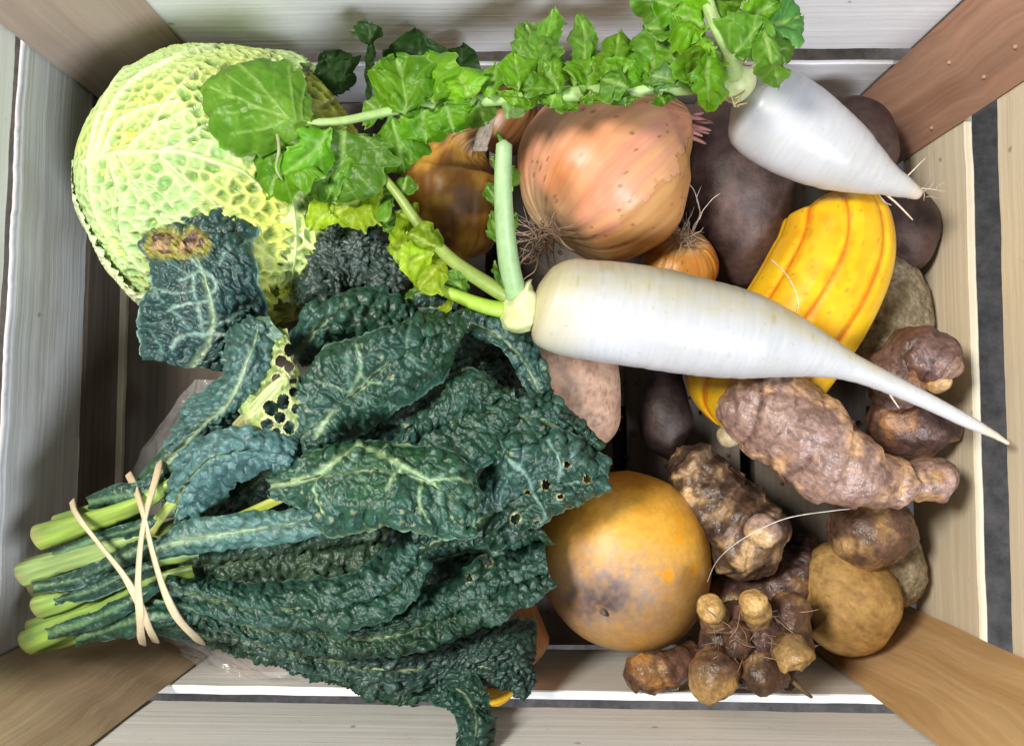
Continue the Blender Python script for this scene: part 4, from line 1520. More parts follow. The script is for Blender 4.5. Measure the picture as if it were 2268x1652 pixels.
leaf(mb, [(690, 275, .190), (640, 262, .194), (560, 232, .196), (500, 205, .194), (440, 192, .188)],
     [(690, 275, .190), (655, 315, .188), (590, 340, .184), (520, 338, .182), (470, 290, .184), (440, 192, .188)],
     [(690, 275, .190), (692, 225, .186), (672, 170, .186), (625, 126, .184), (540, 132, .184), (480, 160, .184), (440, 192, .188)],
     st_radish, puff=.004, ruffle=.004, jit=.10, serr=.13, seed=440, wave=.003, sv=.022, kk=.5, rib=.0010, g=(.09, .24, .015), g2=(.17, .34, .03), marks=[([(688, 272), (642, 262), (600, 215), (560, 170), (520, 140)], 3), ([(642, 262), (560, 232), (470, 195)], 3), ([(642, 262), (590, 285), (510, 298)], 3), ([(655, 262), (648, 210), (640, 150)], 3), ([(670, 262), (672, 220), (680, 180)], 2.5), ([(600, 215), (560, 205), (500, 165)], 2), ([(560, 232), (520, 250), (475, 250)], 2)])
mb.tube([W(613, 290, .19), W(618, 330, .192), W(612, 372, .188), W(625, 400, .185)], .0010, .0006, (.44, .48, .24), m=6)
o = mb.build('leaf_tip', M_rad, dk2)
o['label'] = 'broad leaf tip spread over the savoy cabbage'
# second leaf, curling over the crown and off the top of the picture
leaf_part(dk2, [
    ((1572, 118), (1568, 236), 34, .208, .190, 450, dict(B0, zm=.225, ruf=.004)),
    ((1540, 110), (1530, 190), 34, .205, .196, 451, dict(B0, ruf=.006)),
    ((1620, 130), (1680, 60), 58, .205, .214, 452, dict(MG, ruf=.005)),
    ((1690, 62), (1722, 190), 30, .216, .190, 453, dict(MG, zm=.228)),
    ((1690, 60), (1772, 34), 56, .214, .206, 454, dict(g=(.06, .2, .04), g2=(.10, .27, .06), ruf=.003, shape=.75)),
    ((1705, 60), (1742, 130), 30, .214, .200, 455, dict(MG, ruf=.004)),
    ((1580, 100), (1500, 95), 50, .206, .204, 456, dict(B0, ruf=.008)),
    ((1570, 60), (1490, 40), 52, .206, .202, 457, dict(B0, ruf=.008)),
    ((1560, 40), (1450, 10), 44, .206, .200, 458, dict(B0, ruf=.008)),
    ((1600, 80), (1640, 20), 56, .208, .206, 459, dict(B0, ruf=.007)),
    ((1560, 20), (1470, -40), 50, .206, .200, 460, dict(B0, ruf=.008)),
    ((1570, 10), (1600, -60), 50, .206, .200, 461, dict(B0, ruf=.008)),
    ((1550, 70), (1540, 130), 42, .208, .202, 462, dict(B0, ruf=.008)),
    ((1640, 60), (1720, 12), 46, .208, .206, 463, dict(B0, ruf=.006)),
    ((1520, 60), (1430, 60), 34, .200, .196, 464, dict(MG, ruf=.008)),
    ((1540, 10), (1400, -20), 40, .196, .190, 465, dict(MG, ruf=.008)),
], [(1625, 165, .160), (1618, 120, .190), (1600, 80, .206), (1575, 30, .208), (1550, -60, .205)], .0052, .0026, (.34, .47, .17), 'second leaf arching over the crown')

# ---- leaves against the far slat, their shade painted in as dark greens
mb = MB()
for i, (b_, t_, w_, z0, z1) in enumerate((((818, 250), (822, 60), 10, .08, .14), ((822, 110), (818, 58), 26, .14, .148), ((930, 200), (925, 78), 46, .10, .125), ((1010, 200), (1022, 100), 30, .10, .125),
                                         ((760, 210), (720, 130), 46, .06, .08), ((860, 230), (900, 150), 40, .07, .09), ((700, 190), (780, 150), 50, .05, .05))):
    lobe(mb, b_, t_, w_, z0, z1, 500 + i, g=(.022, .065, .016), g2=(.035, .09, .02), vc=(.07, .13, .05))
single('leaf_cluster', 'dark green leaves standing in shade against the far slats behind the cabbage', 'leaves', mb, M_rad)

# ------------------------------------------------------------------ savoy cabbage
cab = thing('savoy_cabbage', 'pale green savoy cabbage with a netted crinkled surface', 'cabbage', tuple(W(490, 410, 0)))
Cc_ = np.array(W(524, 428, .092))
e1 = np.array(W(212, 366, .092)) - Cc_
e1[2] = .045
e1 /= np.linalg.norm(e1)
e3 = np.array([0, 0, 1.]) - e1 * e1[2]
e3 /= np.linalg.norm(e3)
e2 = np.cross(e3, e1)
RX, RY, RZ = .0845, .0845, .080


def cab_layer(mb, lift, u0, u1f, th0, th1, res=.0009, seed=0, style=st_cab, flare=0.0, **kw):
    """part of the head's skin: u along the leaf from its stalk end, th round the head (pi/2 = up)"""
    n = int(.16 / res * (1.0))
    u = np.linspace(0, 1, n)
    m = int(.27 * (th1 - th0) / (2 * math.pi) * 2 / res)
    th = np.linspace(th0, th1, m)
    Ue, TH = np.meshgrid(u, th, indexing='ij')
    umax = u1f(TH)
    ph = math.pi * (u0 + (umax - u0) * Ue)
    sn = np.sin(ph)
    D = np.cos(ph)[..., None] * e1 + (sn * np.cos(TH))[..., None] * e2 + (sn * np.sin(TH))[..., None] * e3
    R = np.array([RX, RY, RZ])
    base = Cc_ + D * (RX + lift)
    base = base + D * (.0035 * fbm(D[..., 0] * 2.2, D[..., 1] * 2.2, D[..., 2] * 2.2, seed + 3, 2))[..., None]
    S = ph * RX
    t = (TH - math.pi / 2 - .05) * RX * np.maximum(sn, .12)
    a = np.abs(TH - (th0 + th1) / 2) / ((th1 - th0) / 2)
    h, col = style(S, t, a, None, .25, seed, base, **kw)
    edge = sst(.88, 1.0, Ue)
    h = h + flare * sst(.75, 1, Ue) * (1 + .9 * fbm(TH * 9, 0 * TH, 0, seed, 2))
    P = base + D * h[..., None]
    mb.grid(P, col, np.stack([S, t, 0 * S], -1))


mb = MB()
cab_layer(mb, 0, .0, lambda th: 1.0 + 0 * th, -math.pi, math.pi, seed=5, cell=.0125, amp=.0035, yl=.55, rib=.001, sv=.034, fade=False, pale=(.50, .62, .14), dark=(.05, .12, .01), green=(.16, .30, .04))
mb.build('head', M_cab, cab)
mb = MB()
cab_layer(mb, .0032, .015, lambda th: .60 + .05 * np.cos(th * 1.3 + .5) + .035 * fbm(th * 4, 0 * th, 0, 3, 3) + .012 * vnoise(th * 40, 0 * th, 0, 5), -.55, math.pi + .9, seed=15, flare=.0030, cell=.0072, rib=.0055, sv=.0215, k=.42, autov=0.0, pxyel=True, amp=.0026,
          marks=[([(186, 360), (265, 340), (360, 337), (417, 341), (473, 360), (535, 380), (580, 420)], 11, 3), ([(227, 345), (258, 275), (300, 250), (341, 235), (401, 223)], 5, 2), ([(280, 335), (322, 295), (379, 261), (454, 227)], 6, 2),
                 ([(208, 350), (235, 265), (268, 205), (322, 160), (417, 117), (480, 104)], 5, 2), ([(198, 350), (215, 270), (250, 190), (310, 125), (400, 88)], 5, 2), ([(265, 345), (303, 409), (341, 447), (364, 488)], 6, 2),
                 ([(356, 345), (398, 386), (447, 428), (490, 462)], 6, 2), ([(242, 355), (265, 430), (268, 500), (290, 570), (330, 610)], 5, 2), ([(197, 368), (207, 454), (236, 520), (275, 600)], 4, 2), ([(345, 337), (400, 318), (450, 280), (500, 262)], 5, 2),
                 ([(300, 400), (340, 415), (385, 460)], 3, 2), ([(330, 290), (360, 240), (400, 190), (440, 150)], 3, 2)],
          pale=(.45, .58, .25), green=(.14, .32, .075), dark=(.085, .22, .035), yl=.0)
o = mb.build('outer_leaf', M_cab, cab)
# lower wrapper leaf, paler
mb = MB()
cab_layer(mb, .0044, .03, lambda th: .44 + .06 * np.sin(th * 3) + .03 * fbm(th * 5, 0 * th, 0, 8, 3), -.85, .35, seed=25, flare=.0006, cell=.0085, rib=.002, sv=.020, k=.3,
          pale=(.60, .70, .42), green=(.30, .47, .18), dark=(.14, .28, .06), yl=.05, white=.3)
mb.build('outer_leaf', M_cab, cab)
# loose crinkled leaf hanging down between the two kale leaves
mb = MB()
leaf(mb, [(640, 400, .160), (650, 470, .160), (655, 540, .150), (650, 610, .138), (640, 672, .122)],
     [(590, 400, .158), (572, 460, .158), (548, 540, .142), (566, 610, .130), (600, 668, .120), (640, 680, .118)],
     [(700, 400, .155), (730, 470, .150), (745, 540, .140), (730, 610, .135), (700, 665, .125), (640, 680, .118)],
     st_cab, puff=.004, ruffle=.006, jit=.1, seed=35, cell=.0088, amp=.0030, rib=.0015, sv=.025, pale=(.52, .66, .26), green=(.15, .26, .06), dark=(.05, .11, .015), yl=.35, fade=False, wave=.004)
mb.build('outer_leaf', M_cab, cab)
mb = MB()
leaf(mb, [(640, 600, .128), (655, 640, .132), (660, 672, .130)], [(580, 600, .126), (600, 650, .128), (625, 672, .124)], [(690, 600, .13), (700, 640, .130), (690, 672, .126)],
     st_cab, puff=.004, ruffle=.008, jit=.15, seed=36, cell=.006, amp=.0022, rib=.001, sv=.02, pale=(.62, .70, .06), green=(.42, .50, .03), dark=(.25, .3, .02), yl=.8, fade=False, wave=.003)
mb.build('outer_leaf', M_cab, cab)

# ------------------------------------------------------------------ kale bunch
kale = thing('kale_bunch', 'bunch of dark blue green crinkled kale tied with pale bands near its stalk ends', 'kale', tuple(W(700, 1150, .05)))


def kleaf(M, L, R, seed, label=None, rib=True, **kw):
    mb = MB()
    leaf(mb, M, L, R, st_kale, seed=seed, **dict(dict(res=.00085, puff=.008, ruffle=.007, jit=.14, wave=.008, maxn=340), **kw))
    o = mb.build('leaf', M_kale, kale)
    if label:
        o['label'] = label
    return o


def kstem(pts, r0, r1, col=(.34, .48, .13), parent=None, n=60, m=12):
    mb = MB()
    Q = wspline(pts, n)
    T = np.gradient(Q, axis=0)
    T /= np.linalg.norm(T, axis=1)[:, None]
    Q[0] = Q[1] - T[1] * .0004
    A = np.cross(T, np.array([0, 0, 1.]))
    A /= np.linalg.norm(A, axis=1)[:, None]
    B = np.cross(T, A)
    th = np.linspace(0, 2 * math.pi, m * 2, endpoint=False)
    u = np.linspace(0, 1, n)
    r = r0 + (r1 - r0) * u
    r[0] *= .1
    r[1] *= .8
    s = arclen(Q)
    S, TH = np.meshgrid(s, th, indexing='ij')
    rr = r[:, None] * (1 + .10 * np.cos(TH * 3) + .08 * fbm(S * 60, np.cos(TH), np.sin(TH), 3))
    P = Q[:, None] + rr[..., None] * (np.cos(TH)[..., None] * A[:, None] + .72 * np.sin(TH)[..., None] * B[:, None])
    c = mix(np.array(col) * .6, np.array(col) * 1.25, .5 + .8 * fbm(S * 30, np.cos(TH) * 2, np.sin(TH) * 2, int(r0 * 1e5)))
    c = mix(c, (.10, .17, .07), sst(.2, .8, vnoise(S * 10, np.cos(TH) * 5, np.sin(TH) * 5, 6)) * .7)
    c = c * .8
    c = mix(c, (.40, .40, .24), (S < .0002) * .9)
    c = mix(c, (.30, .22, .10), (1 - sst(0, .010, S + .004 * vnoise(S * 200, np.cos(TH) * 3, np.sin(TH) * 3, 4))) * .55)
    mb.grid(P, c, np.stack([S, np.cos(TH) * r0, np.sin(TH) * r0], -1), closed=True)
    return mb.build('stalk', M_kstem, parent or kale)


BL = dict(blue=(.030, .090, .078), bl=.5)
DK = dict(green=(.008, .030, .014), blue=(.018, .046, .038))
# lowest layer first: dark filler leaves, so that gaps show leaf, not crate
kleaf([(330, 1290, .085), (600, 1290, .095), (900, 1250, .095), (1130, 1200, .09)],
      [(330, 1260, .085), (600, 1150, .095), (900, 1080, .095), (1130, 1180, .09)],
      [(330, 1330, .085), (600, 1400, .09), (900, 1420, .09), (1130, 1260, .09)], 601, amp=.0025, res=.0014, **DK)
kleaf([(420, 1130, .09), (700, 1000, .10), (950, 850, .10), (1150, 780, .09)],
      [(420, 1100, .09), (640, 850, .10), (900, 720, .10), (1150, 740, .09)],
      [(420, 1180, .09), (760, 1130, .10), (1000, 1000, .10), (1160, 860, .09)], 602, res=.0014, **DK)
# bottom sweep (nearest the picture's lower edge)
kleaf([(400, 1385, .110), (560, 1440, .112), (740, 1490, .112), (900, 1525, .110), (1010, 1530, .130), (1052, 1590, .158), (1045, 1690, .186)],
      [(400, 1370, .112), (570, 1405, .116), (760, 1455, .116), (930, 1480, .114), (1050, 1500, .128), (1092, 1580, .150), (1085, 1690, .182)],
      [(400, 1400, .108), (560, 1462, .106), (740, 1518, .106), (880, 1556, .104), (970, 1566, .136), (1012, 1610, .158), (1010, 1690, .182)], 603, 'lowest kale leaf with its tip hanging over the near slat', cell=.0068, amp=.0029, puff=.006, ruffle=.004, bl=.5)
kleaf([(410, 1375, 0.127), (600, 1425, 0.127), (800, 1470, 0.124), (1000, 1480, 0.120), (1120, 1470, 0.114), (1175, 1520, 0.110)],
      [(410, 1355, 0.116), (620, 1385, 0.118), (820, 1405, 0.116), (1020, 1380, 0.108), (1175, 1370, 0.098), (1178, 1500, 0.094)],
      [(410, 1392, 0.132), (600, 1455, 0.128), (780, 1505, 0.124), (960, 1530, 0.120), (1090, 1520, 0.118), (1165, 1552, 0.116)], 604, cell=.0068, amp=.0029, puff=.007, ruffle=.005, bl=.35, **dict(green=(.018, .05, .032), blue=(.04, .085, .085)))
kleaf([(400, 1345, 0.146), (600, 1390, 0.146), (800, 1410, 0.144), (960, 1380, 0.140), (1100, 1310, 0.134), (1215, 1270, 0.126)],
      [(400, 1330, 0.130), (620, 1350, 0.136), (800, 1355, 0.134), (950, 1300, 0.130), (1080, 1220, 0.122), (1200, 1190, 0.112)],
      [(400, 1365, 0.152), (590, 1425, 0.146), (790, 1452, 0.140), (950, 1432, 0.138), (1110, 1370, 0.134), (1235, 1300, 0.130)], 605, cell=.0068, amp=.0029, puff=.008, ruffle=.006, bl=.45,
      holes=((1068, 1218, 9), (1082, 1245, 7), (1040, 1282, 5)), spots=.4)
kleaf([(380, 1290, 0.167), (520, 1330, 0.167), (650, 1345, 0.166), (780, 1340, 0.164), (880, 1300, 0.160), (940, 1220, 0.154)],
      [(380, 1275, 0.154), (540, 1290, 0.158), (660, 1290, 0.160), (770, 1270, 0.158), (850, 1220, 0.150), (905, 1170, 0.142)],
      [(380, 1310, 0.170), (520, 1365, 0.166), (650, 1390, 0.162), (790, 1392, 0.160), (900, 1350, 0.158), (952, 1240, 0.156)], 606, cell=.0078, amp=.0029, puff=.010, ruffle=.005, bl=.5)
# shaded inner leaf with strong pleats
kleaf([(380, 1250, .148), (520, 1240, .146), (660, 1220, .142), (780, 1205, .138), (860, 1200, .132)],
      [(380, 1230, .150), (520, 1205, .150), (660, 1180, .146), (780, 1160, .142), (880, 1160, .134)],
      [(380, 1275, .146), (520, 1285, .146), (660, 1290, .142), (770, 1285, .136), (860, 1260, .128)], 607, puff=.006, ruffle=.008, green=(.030, .062, .026), blue=(.045, .085, .06), amp=.003)
kleaf([(900, 1230, .125), (1000, 1190, .130), (1100, 1160, .128), (1180, 1150, .120)],
      [(900, 1180, .125), (1000, 1130, .130), (1110, 1090, .128), (1240, 1130, .118)],
      [(900, 1245, .122), (1010, 1232, .124), (1120, 1222, .122), (1232, 1205, .114)], 608, puff=.006, ruffle=.008, bl=.3, spots=.7, holes=((1095, 1210, 8), (1130, 1190, 6)))
# pale backed fold running right from the ties
kleaf([(345, 1215, 0.174), (430, 1190, 0.174), (540, 1175, 0.172), (640, 1160, 0.169), (720, 1140, 0.166)],
      [(345, 1195, 0.168), (430, 1150, 0.170), (540, 1135, 0.168), (620, 1130, 0.166), (720, 1115, 0.164)],
      [(345, 1235, 0.174), (430, 1220, 0.170), (560, 1212, 0.168), (660, 1195, 0.168), (745, 1165, 0.166)], 609, puff=.005, ruffle=.003, amp=.0020, blue=(.062, .140, .120), bl=.7)
kstem([(440, 1185, .160), (520, 1150, .164), (600, 1112, .168), (680, 1075, .165)], .0032, .0022, (.36, .40, .035))
# right leaf with holes
kleaf([(1040, 1170, .140), (1100, 1130, .148), (1170, 1090, .150), (1240, 1070, .148), (1335, 1050, .138)],
      [(1050, 1090, .140), (1080, 1030, .148), (1140, 985, .152), (1230, 950, .146), (1345, 1020, .136)],
      [(1060, 1215, .132), (1120, 1200, .136), (1190, 1170, .138), (1270, 1120, .136), (1340, 1080, .132)], 610, 'ragged kale leaf with insect holes, over the yellow turnip',
      puff=.009, ruffle=.008, bl=.6, spots=.8, holes=((1208, 1074, 7), (1168, 1090, 4), (1142, 1148, 9), (1188, 1158, 5), (1256, 1030, 5), (1300, 1062, 6), (1240, 1100, 5)), veincol=(.11, .20, .17), jit=.2, cell=.0095, amp=.0028, rib=.0005, markcol=(.20, .34, .28),
      marks=[([(1075, 1150), (1130, 1120), (1180, 1090), (1250, 1075), (1310, 1060)], 3.5), ([(1180, 1090), (1165, 1050), (1120, 1010)], 3), ([(1180, 1090), (1200, 1130), (1190, 1160)], 3), ([(1230, 1078), (1240, 1030), (1215, 980)], 3)])
kleaf([(1060, 960, .145), (1130, 930, .150), (1200, 930, .148), (1270, 970, .140), (1325, 1000, .134)],
      [(1060, 930, .145), (1120, 880, .148), (1195, 860, .144), (1260, 900, .136), (1335, 985, .132)],
      [(1070, 1010, .142), (1120, 1030, .148), (1190, 1060, .146), (1250, 1040, .140), (1325, 1020, .134)], 611, puff=.006, ruffle=.007, bl=.25, spots=.5)
# arch of leaf above
kleaf([(930, 740, .158), (1010, 715, .160), (1090, 735, .158), (1150, 790, .152), (1190, 860, .144), (1215, 930, .136)],
      [(930, 710, .158), (1010, 680, .158), (1110, 690, .154), (1185, 760, .146), (1215, 850, .138), (1240, 930, .132)],
      [(935, 752, .156), (1010, 735, .158), (1085, 755, .156), (1138, 812, .150), (1168, 880, .142), (1180, 950, .136)], 612, puff=.005, ruffle=.007, bl=.3, green=(.018, .045, .028), spots=.4)
kleaf([(850, 690, .150), (930, 680, .154), (1010, 690, .150)], [(850, 672, .148), (930, 655, .150), (1020, 665, .148)], [(850, 715, .148), (930, 712, .152), (1010, 712, .148)], 613, puff=.005, ruffle=.008, **DK)
# large middle leaves
kleaf([(640, 1000, .172), (710, 935, .184), (790, 865, .190), (880, 795, .188), (960, 745, .182), (1040, 705, .170)],
      [(640, 950, .168), (650, 840, .176), (730, 780, .182), (830, 740, .182), (930, 700, .176), (1045, 700, .164)],
      [(660, 1020, .172), (740, 985, .178), (840, 930, .178), (925, 880, .174), (985, 825, .168), (1010, 760, .164)], 614, 'upper broad kale leaf with a pale midrib', puff=.008, ruffle=.005, bl=.45, spots=.6, cell=.0092, amp=.0027, rib=.0004,
      veincol=(.10, .18, .13), markcol=(.26, .38, .22), marks=[([(705, 965), (740, 915), (775, 865), (798, 822)], 4.5), ([(798, 822), (800, 800), (792, 770)], 3), ([(798, 822), (815, 845), (850, 848)], 3), ([(775, 865), (740, 850), (710, 845)], 2)])
kleaf([(640, 1120, .150), (760, 1060, .160), (860, 1010, .166), (960, 950, .166), (1060, 905, .164), (1135, 875, .160)],
      [(640, 1060, .148), (760, 1025, .154), (860, 985, .158), (935, 905, .160), (1040, 828, .158), (1138, 868, .158)],
      [(660, 1150, .146), (780, 1120, .154), (900, 1090, .158), (1020, 1050, .158), (1110, 990, .154), (1160, 900, .154)], 615, puff=.009, ruffle=.006, bl=.4, spots=.8, yell=.08)
kleaf([(600, 1075, 0.184), (700, 1055, 0.194), (800, 1040, 0.200), (880, 1045, 0.200), (970, 1080, 0.194), (1050, 1140, 0.184)],
      [(600, 1045, 0.178), (700, 1000, 0.184), (800, 985, 0.190), (900, 990, 0.190), (1010, 1010, 0.184), (1068, 1100, 0.176)],
      [(600, 1100, 0.186), (690, 1135, 0.188), (745, 1185, 0.186), (850, 1165, 0.190), (960, 1190, 0.186), (1060, 1180, 0.182)], 616, 'front kale leaf with yellowing spots and forked pale veins',
      puff=.007, ruffle=.006, bl=.5, spots=1.0, yell=.14, veincol=(.12, .22, .15), green=(.012, .056, .014), cell=.0108, amp=.0030, rib=.0006, markcol=(.32, .45, .22),
      marks=[([(640, 1072), (720, 1040), (800, 1000), (835, 1012), (890, 1032), (950, 1062), (1010, 1115)], 4.5), ([(890, 1032), (868, 1058), (855, 1085)], 3), ([(835, 1012), (870, 990), (930, 985)], 2.5), ([(950, 1062), (1000, 1060), (1040, 1075)], 2.5), ([(720, 1040), (700, 1085), (720, 1130)], 2.5), ([(940, 1058), (925, 1100), (940, 1150)], 2.5)])
# curled finely crinkled tips at the back
kleaf([(650, 790, .158), (700, 730, .166), (770, 690, .170), (850, 690, .166), (905, 710, .156)],
      [(640, 740, .156), (690, 680, .160), (760, 645, .164), (850, 640, .160), (915, 680, .152)],
      [(670, 810, .150), (730, 770, .154), (790, 740, .158), (850, 745, .156), (900, 735, .150)], 617, puff=.007, ruffle=.006, **BL)
for sd, (x, y, rx, ry, z) in enumerate(((775, 590, 92, 88, .150), (870, 630, 50, 66, .150), (735, 640, 60, 50, .146), (820, 560, 55, 52, .146))):
    kleaf([(x - 4, y + ry, z - .02), (x, y + ry * .45, z), (x, y - ry * .35, z), (x + 6, y - ry, z - .018)],
          [(x - rx * .5, y + ry * .85, z - .03), (x - rx, y + ry * .4, z - .022), (x - rx, y - ry * .4, z - .022), (x - rx * .45, y - ry * .9, z - .03)],
          [(x + rx * .5, y + ry * .85, z - .03), (x + rx, y + ry * .4, z - .022), (x + rx, y - ry * .4, z - .022), (x + rx * .45, y - ry * .9, z - .03)], 620 + sd, puff=.012, ruffle=.007, cell=.0052, amp=.0036,
          green=(.016, .035, .024), blue=(.040, .062, .055), rib=.0008, ribcol=(.05, .08, .06), veincol=(.03, .05, .04), res=.0008)
# leaf flopped over the cabbage, showing its veined back
kleaf([(425, 815, .168), (462, 740, .176), (468, 660, .180), (445, 590, .180), (400, 520, .174), (440, 470, .166)],
      [(325, 790, .164), (318, 720, .168), (328, 650, .172), (322, 590, .170), (312, 540, .166), (370, 490, .162)],
      [(500, 810, .162), (565, 760, .162), (582, 680, .164), (575, 600, .166), (555, 520, .166), (560, 462, .160)], 630, 'dark kale leaf with a browned patch, flopped over the cabbage',
      puff=.004, ruffle=.004, bl=.35, burn=((372, 540, 34), (425, 545, 30)), veincol=(.11, .20, .17), green=(.008, .032, .020), blue=(.018, .052, .050), rib=.0002, marks=[([(405, 555), (430, 580), (452, 603)], 5), ([(452, 603), (430, 610), (400, 622)], 3.5), ([(452, 603), (474, 618), (480, 640), (462, 652)], 3.5), ([(372, 690), (405, 676), (440, 668), (478, 662)], 3.5), ([(430, 610), (432, 640), (440, 670), (450, 740)], 4), ([(380, 770), (400, 745), (450, 738), (500, 742)], 4), ([(345, 640), (390, 650), (435, 645)], 2.5), ([(440, 700), (470, 715), (530, 700)], 2.5)])
# two rolled leaves at the left
kleaf([(395, 1000, .172), (450, 940, .184), (520, 880, .192), (555, 800, .196), (580, 710, .190)],
      [(378, 990, .158), (410, 910, .166), (490, 830, .176), (500, 760, .182), (555, 700, .180)],
      [(420, 1010, .160), (490, 970, .168), (560, 900, .176), (610, 820, .184), (618, 730, .182)], 640, 'rolled bluish kale leaf standing beside the lacy pale rib', puff=.004, ruffle=.003, amp=.0026, blue=(.055, .125, .115), bl=.6)
kleaf([(500, 790, .190), (550, 745, .198), (600, 715, .196)], [(500, 745, .186), (545, 705, .19), (590, 695, .19)], [(510, 810, .186), (570, 790, .192), (630, 745, .190)], 641, puff=.003, ruffle=.003, amp=.0010,
      green=(.06, .12, .05), blue=(.12, .20, .14), bl=.7, jit=.12)
kstem([(522, 948, .186), (560, 905, .192), (600, 860, .196), (640, 830, .194)], .0030, .0016, (.56, .62, .28))
mb = MB()
leaf(mb, [(545, 930, .190), (590, 890, .195), (625, 840, .196), (640, 760, .190), (622, 725, .186)], [(560, 965, .186), (610, 985, .188), (655, 960, .188), (668, 900, .188), (640, 730, .184)],
     [(530, 905, .188), (565, 850, .190), (590, 800, .190), (605, 760, .188), (612, 722, .184)], st_kale, seed=643, amp=.0008, green=(.16, .24, .05), blue=(.24, .32, .09), res=.0006, puff=.002, ruffle=.003, rib=.002, ribcol=(.5, .56, .24),
     holes=((640, 775, 11), (622, 800, 12), (640, 812, 10), (612, 838, 9), (600, 905, 15), (628, 890, 14), (650, 868, 9), (655, 905, 9), (620, 925, 10), (640, 945, 13), (590, 940, 12), (612, 960, 9), (655, 800, 7), (648, 840, 9)))
mb.build('eaten_leaf_edge', M_kale, kale)
kleaf([(375, 1150, .168), (400, 1080, .184), (460, 1020, .196), (540, 995, .200), (620, 1005, .194), (650, 1030, .184)],
      [(360, 1130, .158), (380, 1040, .172), (440, 970, .186), (540, 950, .192), (640, 960, .188), (665, 1000, .178)],
      [(420, 1160, .160), (470, 1120, .168), (510, 1070, .178), (570, 1045, .184), (620, 1045, .182), (655, 1045, .176)], 644, 'drooping pale blue green kale leaf curled over at the ties', puff=.006, ruffle=.005, amp=.0030, blue=(.060, .135, .130), bl=.65,
      green=(.022, .075, .035))
kleaf([(300, 1110, .150), (345, 1050, .156), (400, 990, .160), (450, 950, .160)], [(290, 1080, .146), (330, 1020, .150), (385, 960, .155), (440, 920, .155)], [(330, 1120, .150), (380, 1060, .158), (420, 1010, .160), (460, 975, .160)], 645,
      puff=.003, ruffle=.004, green=(.03, .075, .03), bl=.3, amp=.0014)

# stalks and the leafy strips between them, held by the ties
ST = [([(66, 1300, .132), (150, 1280, .140), (260, 1245, .148), (340, 1215, .150)], .0058, .0034, (.20, .30, .08)),
      ([(62, 1392, .134), (150, 1358, .142), (260, 1310, .150), (350, 1265, .154)], .0052, .0030, (.24, .36, .07)),
      ([(120, 1160, .140), (210, 1130, .150), (300, 1095, .158), (370, 1060, .160)], .0050, .0030, (.20, .32, .06)),
      ([(78, 1190, .150), (180, 1160, .158), (300, 1118, .166), (400, 1060, .166)], .0072, .0034, (.26, .38, .06)),
      ([(92, 1180, .140), (160, 1172, .148), (240, 1150, .154), (320, 1140, .150)], .0060, .0040, (.30, .46, .08)),
      ([(40, 1272, .148), (130, 1245, .156), (230, 1215, .164), (340, 1180, .164), (420, 1150, .158)], .0066, .0034, (.27, .38, .12)),
      ([(60, 1262, .136), (150, 1235, .142), (280, 1190, .148)], .0070, .0040, (.30, .42, .14)),
      ([(76, 1345, .142), (150, 1322, .150), (250, 1280, .156), (340, 1240, .160), (440, 1225, .152)], .0064, .0034, (.25, .38, .08)),
      ([(50, 1425, .138), (140, 1385, .146), (240, 1345, .154), (330, 1290, .160), (430, 1262, .158)], .0070, .0034, (.28, .43, .08)),
      ([(64, 1425, .128), (150, 1405, .134), (250, 1378, .142), (350, 1340, .148), (450, 1340, .140)], .0064, .0034, (.24, .38, .08)),
      ([(110, 1300, .120), (220, 1270, .124), (340, 1240, .130)], .0090, .0060, (.2, .3, .08)),
      ([(110, 1370, .115), (220, 1330, .120), (340, 1290, .125)], .0090, .0060, (.2, .3, .08)),
      ([(330, 1180, .168), (365, 1130, .170), (400, 1095, .170), (430, 1080, .166)], .0030, .0020, (.42, .50, .10))]
for a_, r0_, r1_, c_ in ST:
    kstem(a_, r0_, r1_, c_)
strips = [([(120, 1230, .160), (220, 1192, .168), (300, 1170, .172), (350, 1150, .170)], 16, 701, {}),
          ([(80, 1298, .156), (170, 1282, .164), (260, 1240, .170), (345, 1200, .172)], 22, 702, DK),
          ([(120, 1330, .156), (200, 1308, .164), (280, 1272, .168), (350, 1250, .168)], 24, 703, DK),
          ([(110, 1400, .150), (200, 1372, .158), (290, 1330, .166), (360, 1290, .168)], 20, 704, {}),
          ([(170, 1412, .146), (250, 1388, .152), (320, 1368, .156), (390, 1360, .152)], 32, 705, {}),
          ([(200, 1112, .160), (260, 1098, .166), (320, 1090, .168), (370, 1060, .165)], 28, 706, BL),
          ([(360, 1290, .164), (420, 1300, .162), (500, 1320, .158)], 20, 707, {}),
          ([(340, 1330, .160), (400, 1340, .158), (470, 1362, .150)], 22, 708, {}),
          ([(350, 1230, .168), (420, 1210, .166), (500, 1200, .160)], 20, 709, {}),
          ([(330, 1390, .140), (400, 1392, .138), (480, 1420, .130)], 26, 710, {})]
for a_, w_, sd, kw in strips:
    M_ = np.array(a_, float)
    L_, R_ = M_.copy(), M_.copy()
    d = np.gradient(M_[:, :2], axis=0)
    d /= np.linalg.norm(d, axis=1)[:, None]
    nn = np.c_[-d[:, 1], d[:, 0]]
    k_ = np.array([.5] + [1.0] * (len(M_) - 2) + [.6])[:, None]
    L_[:, :2] += nn * w_ * k_
    R_[:, :2] -= nn * w_ * k_
    L_[:, 2] -= .006
    R_[:, 2] -= .006
    kleaf(M_, L_, R_, sd, puff=.002, ruffle=.003, amp=.0009, cell=.006, rib=.0015, ribcol=(.10, .18, .08), jit=.15, wave=.002, **kw)


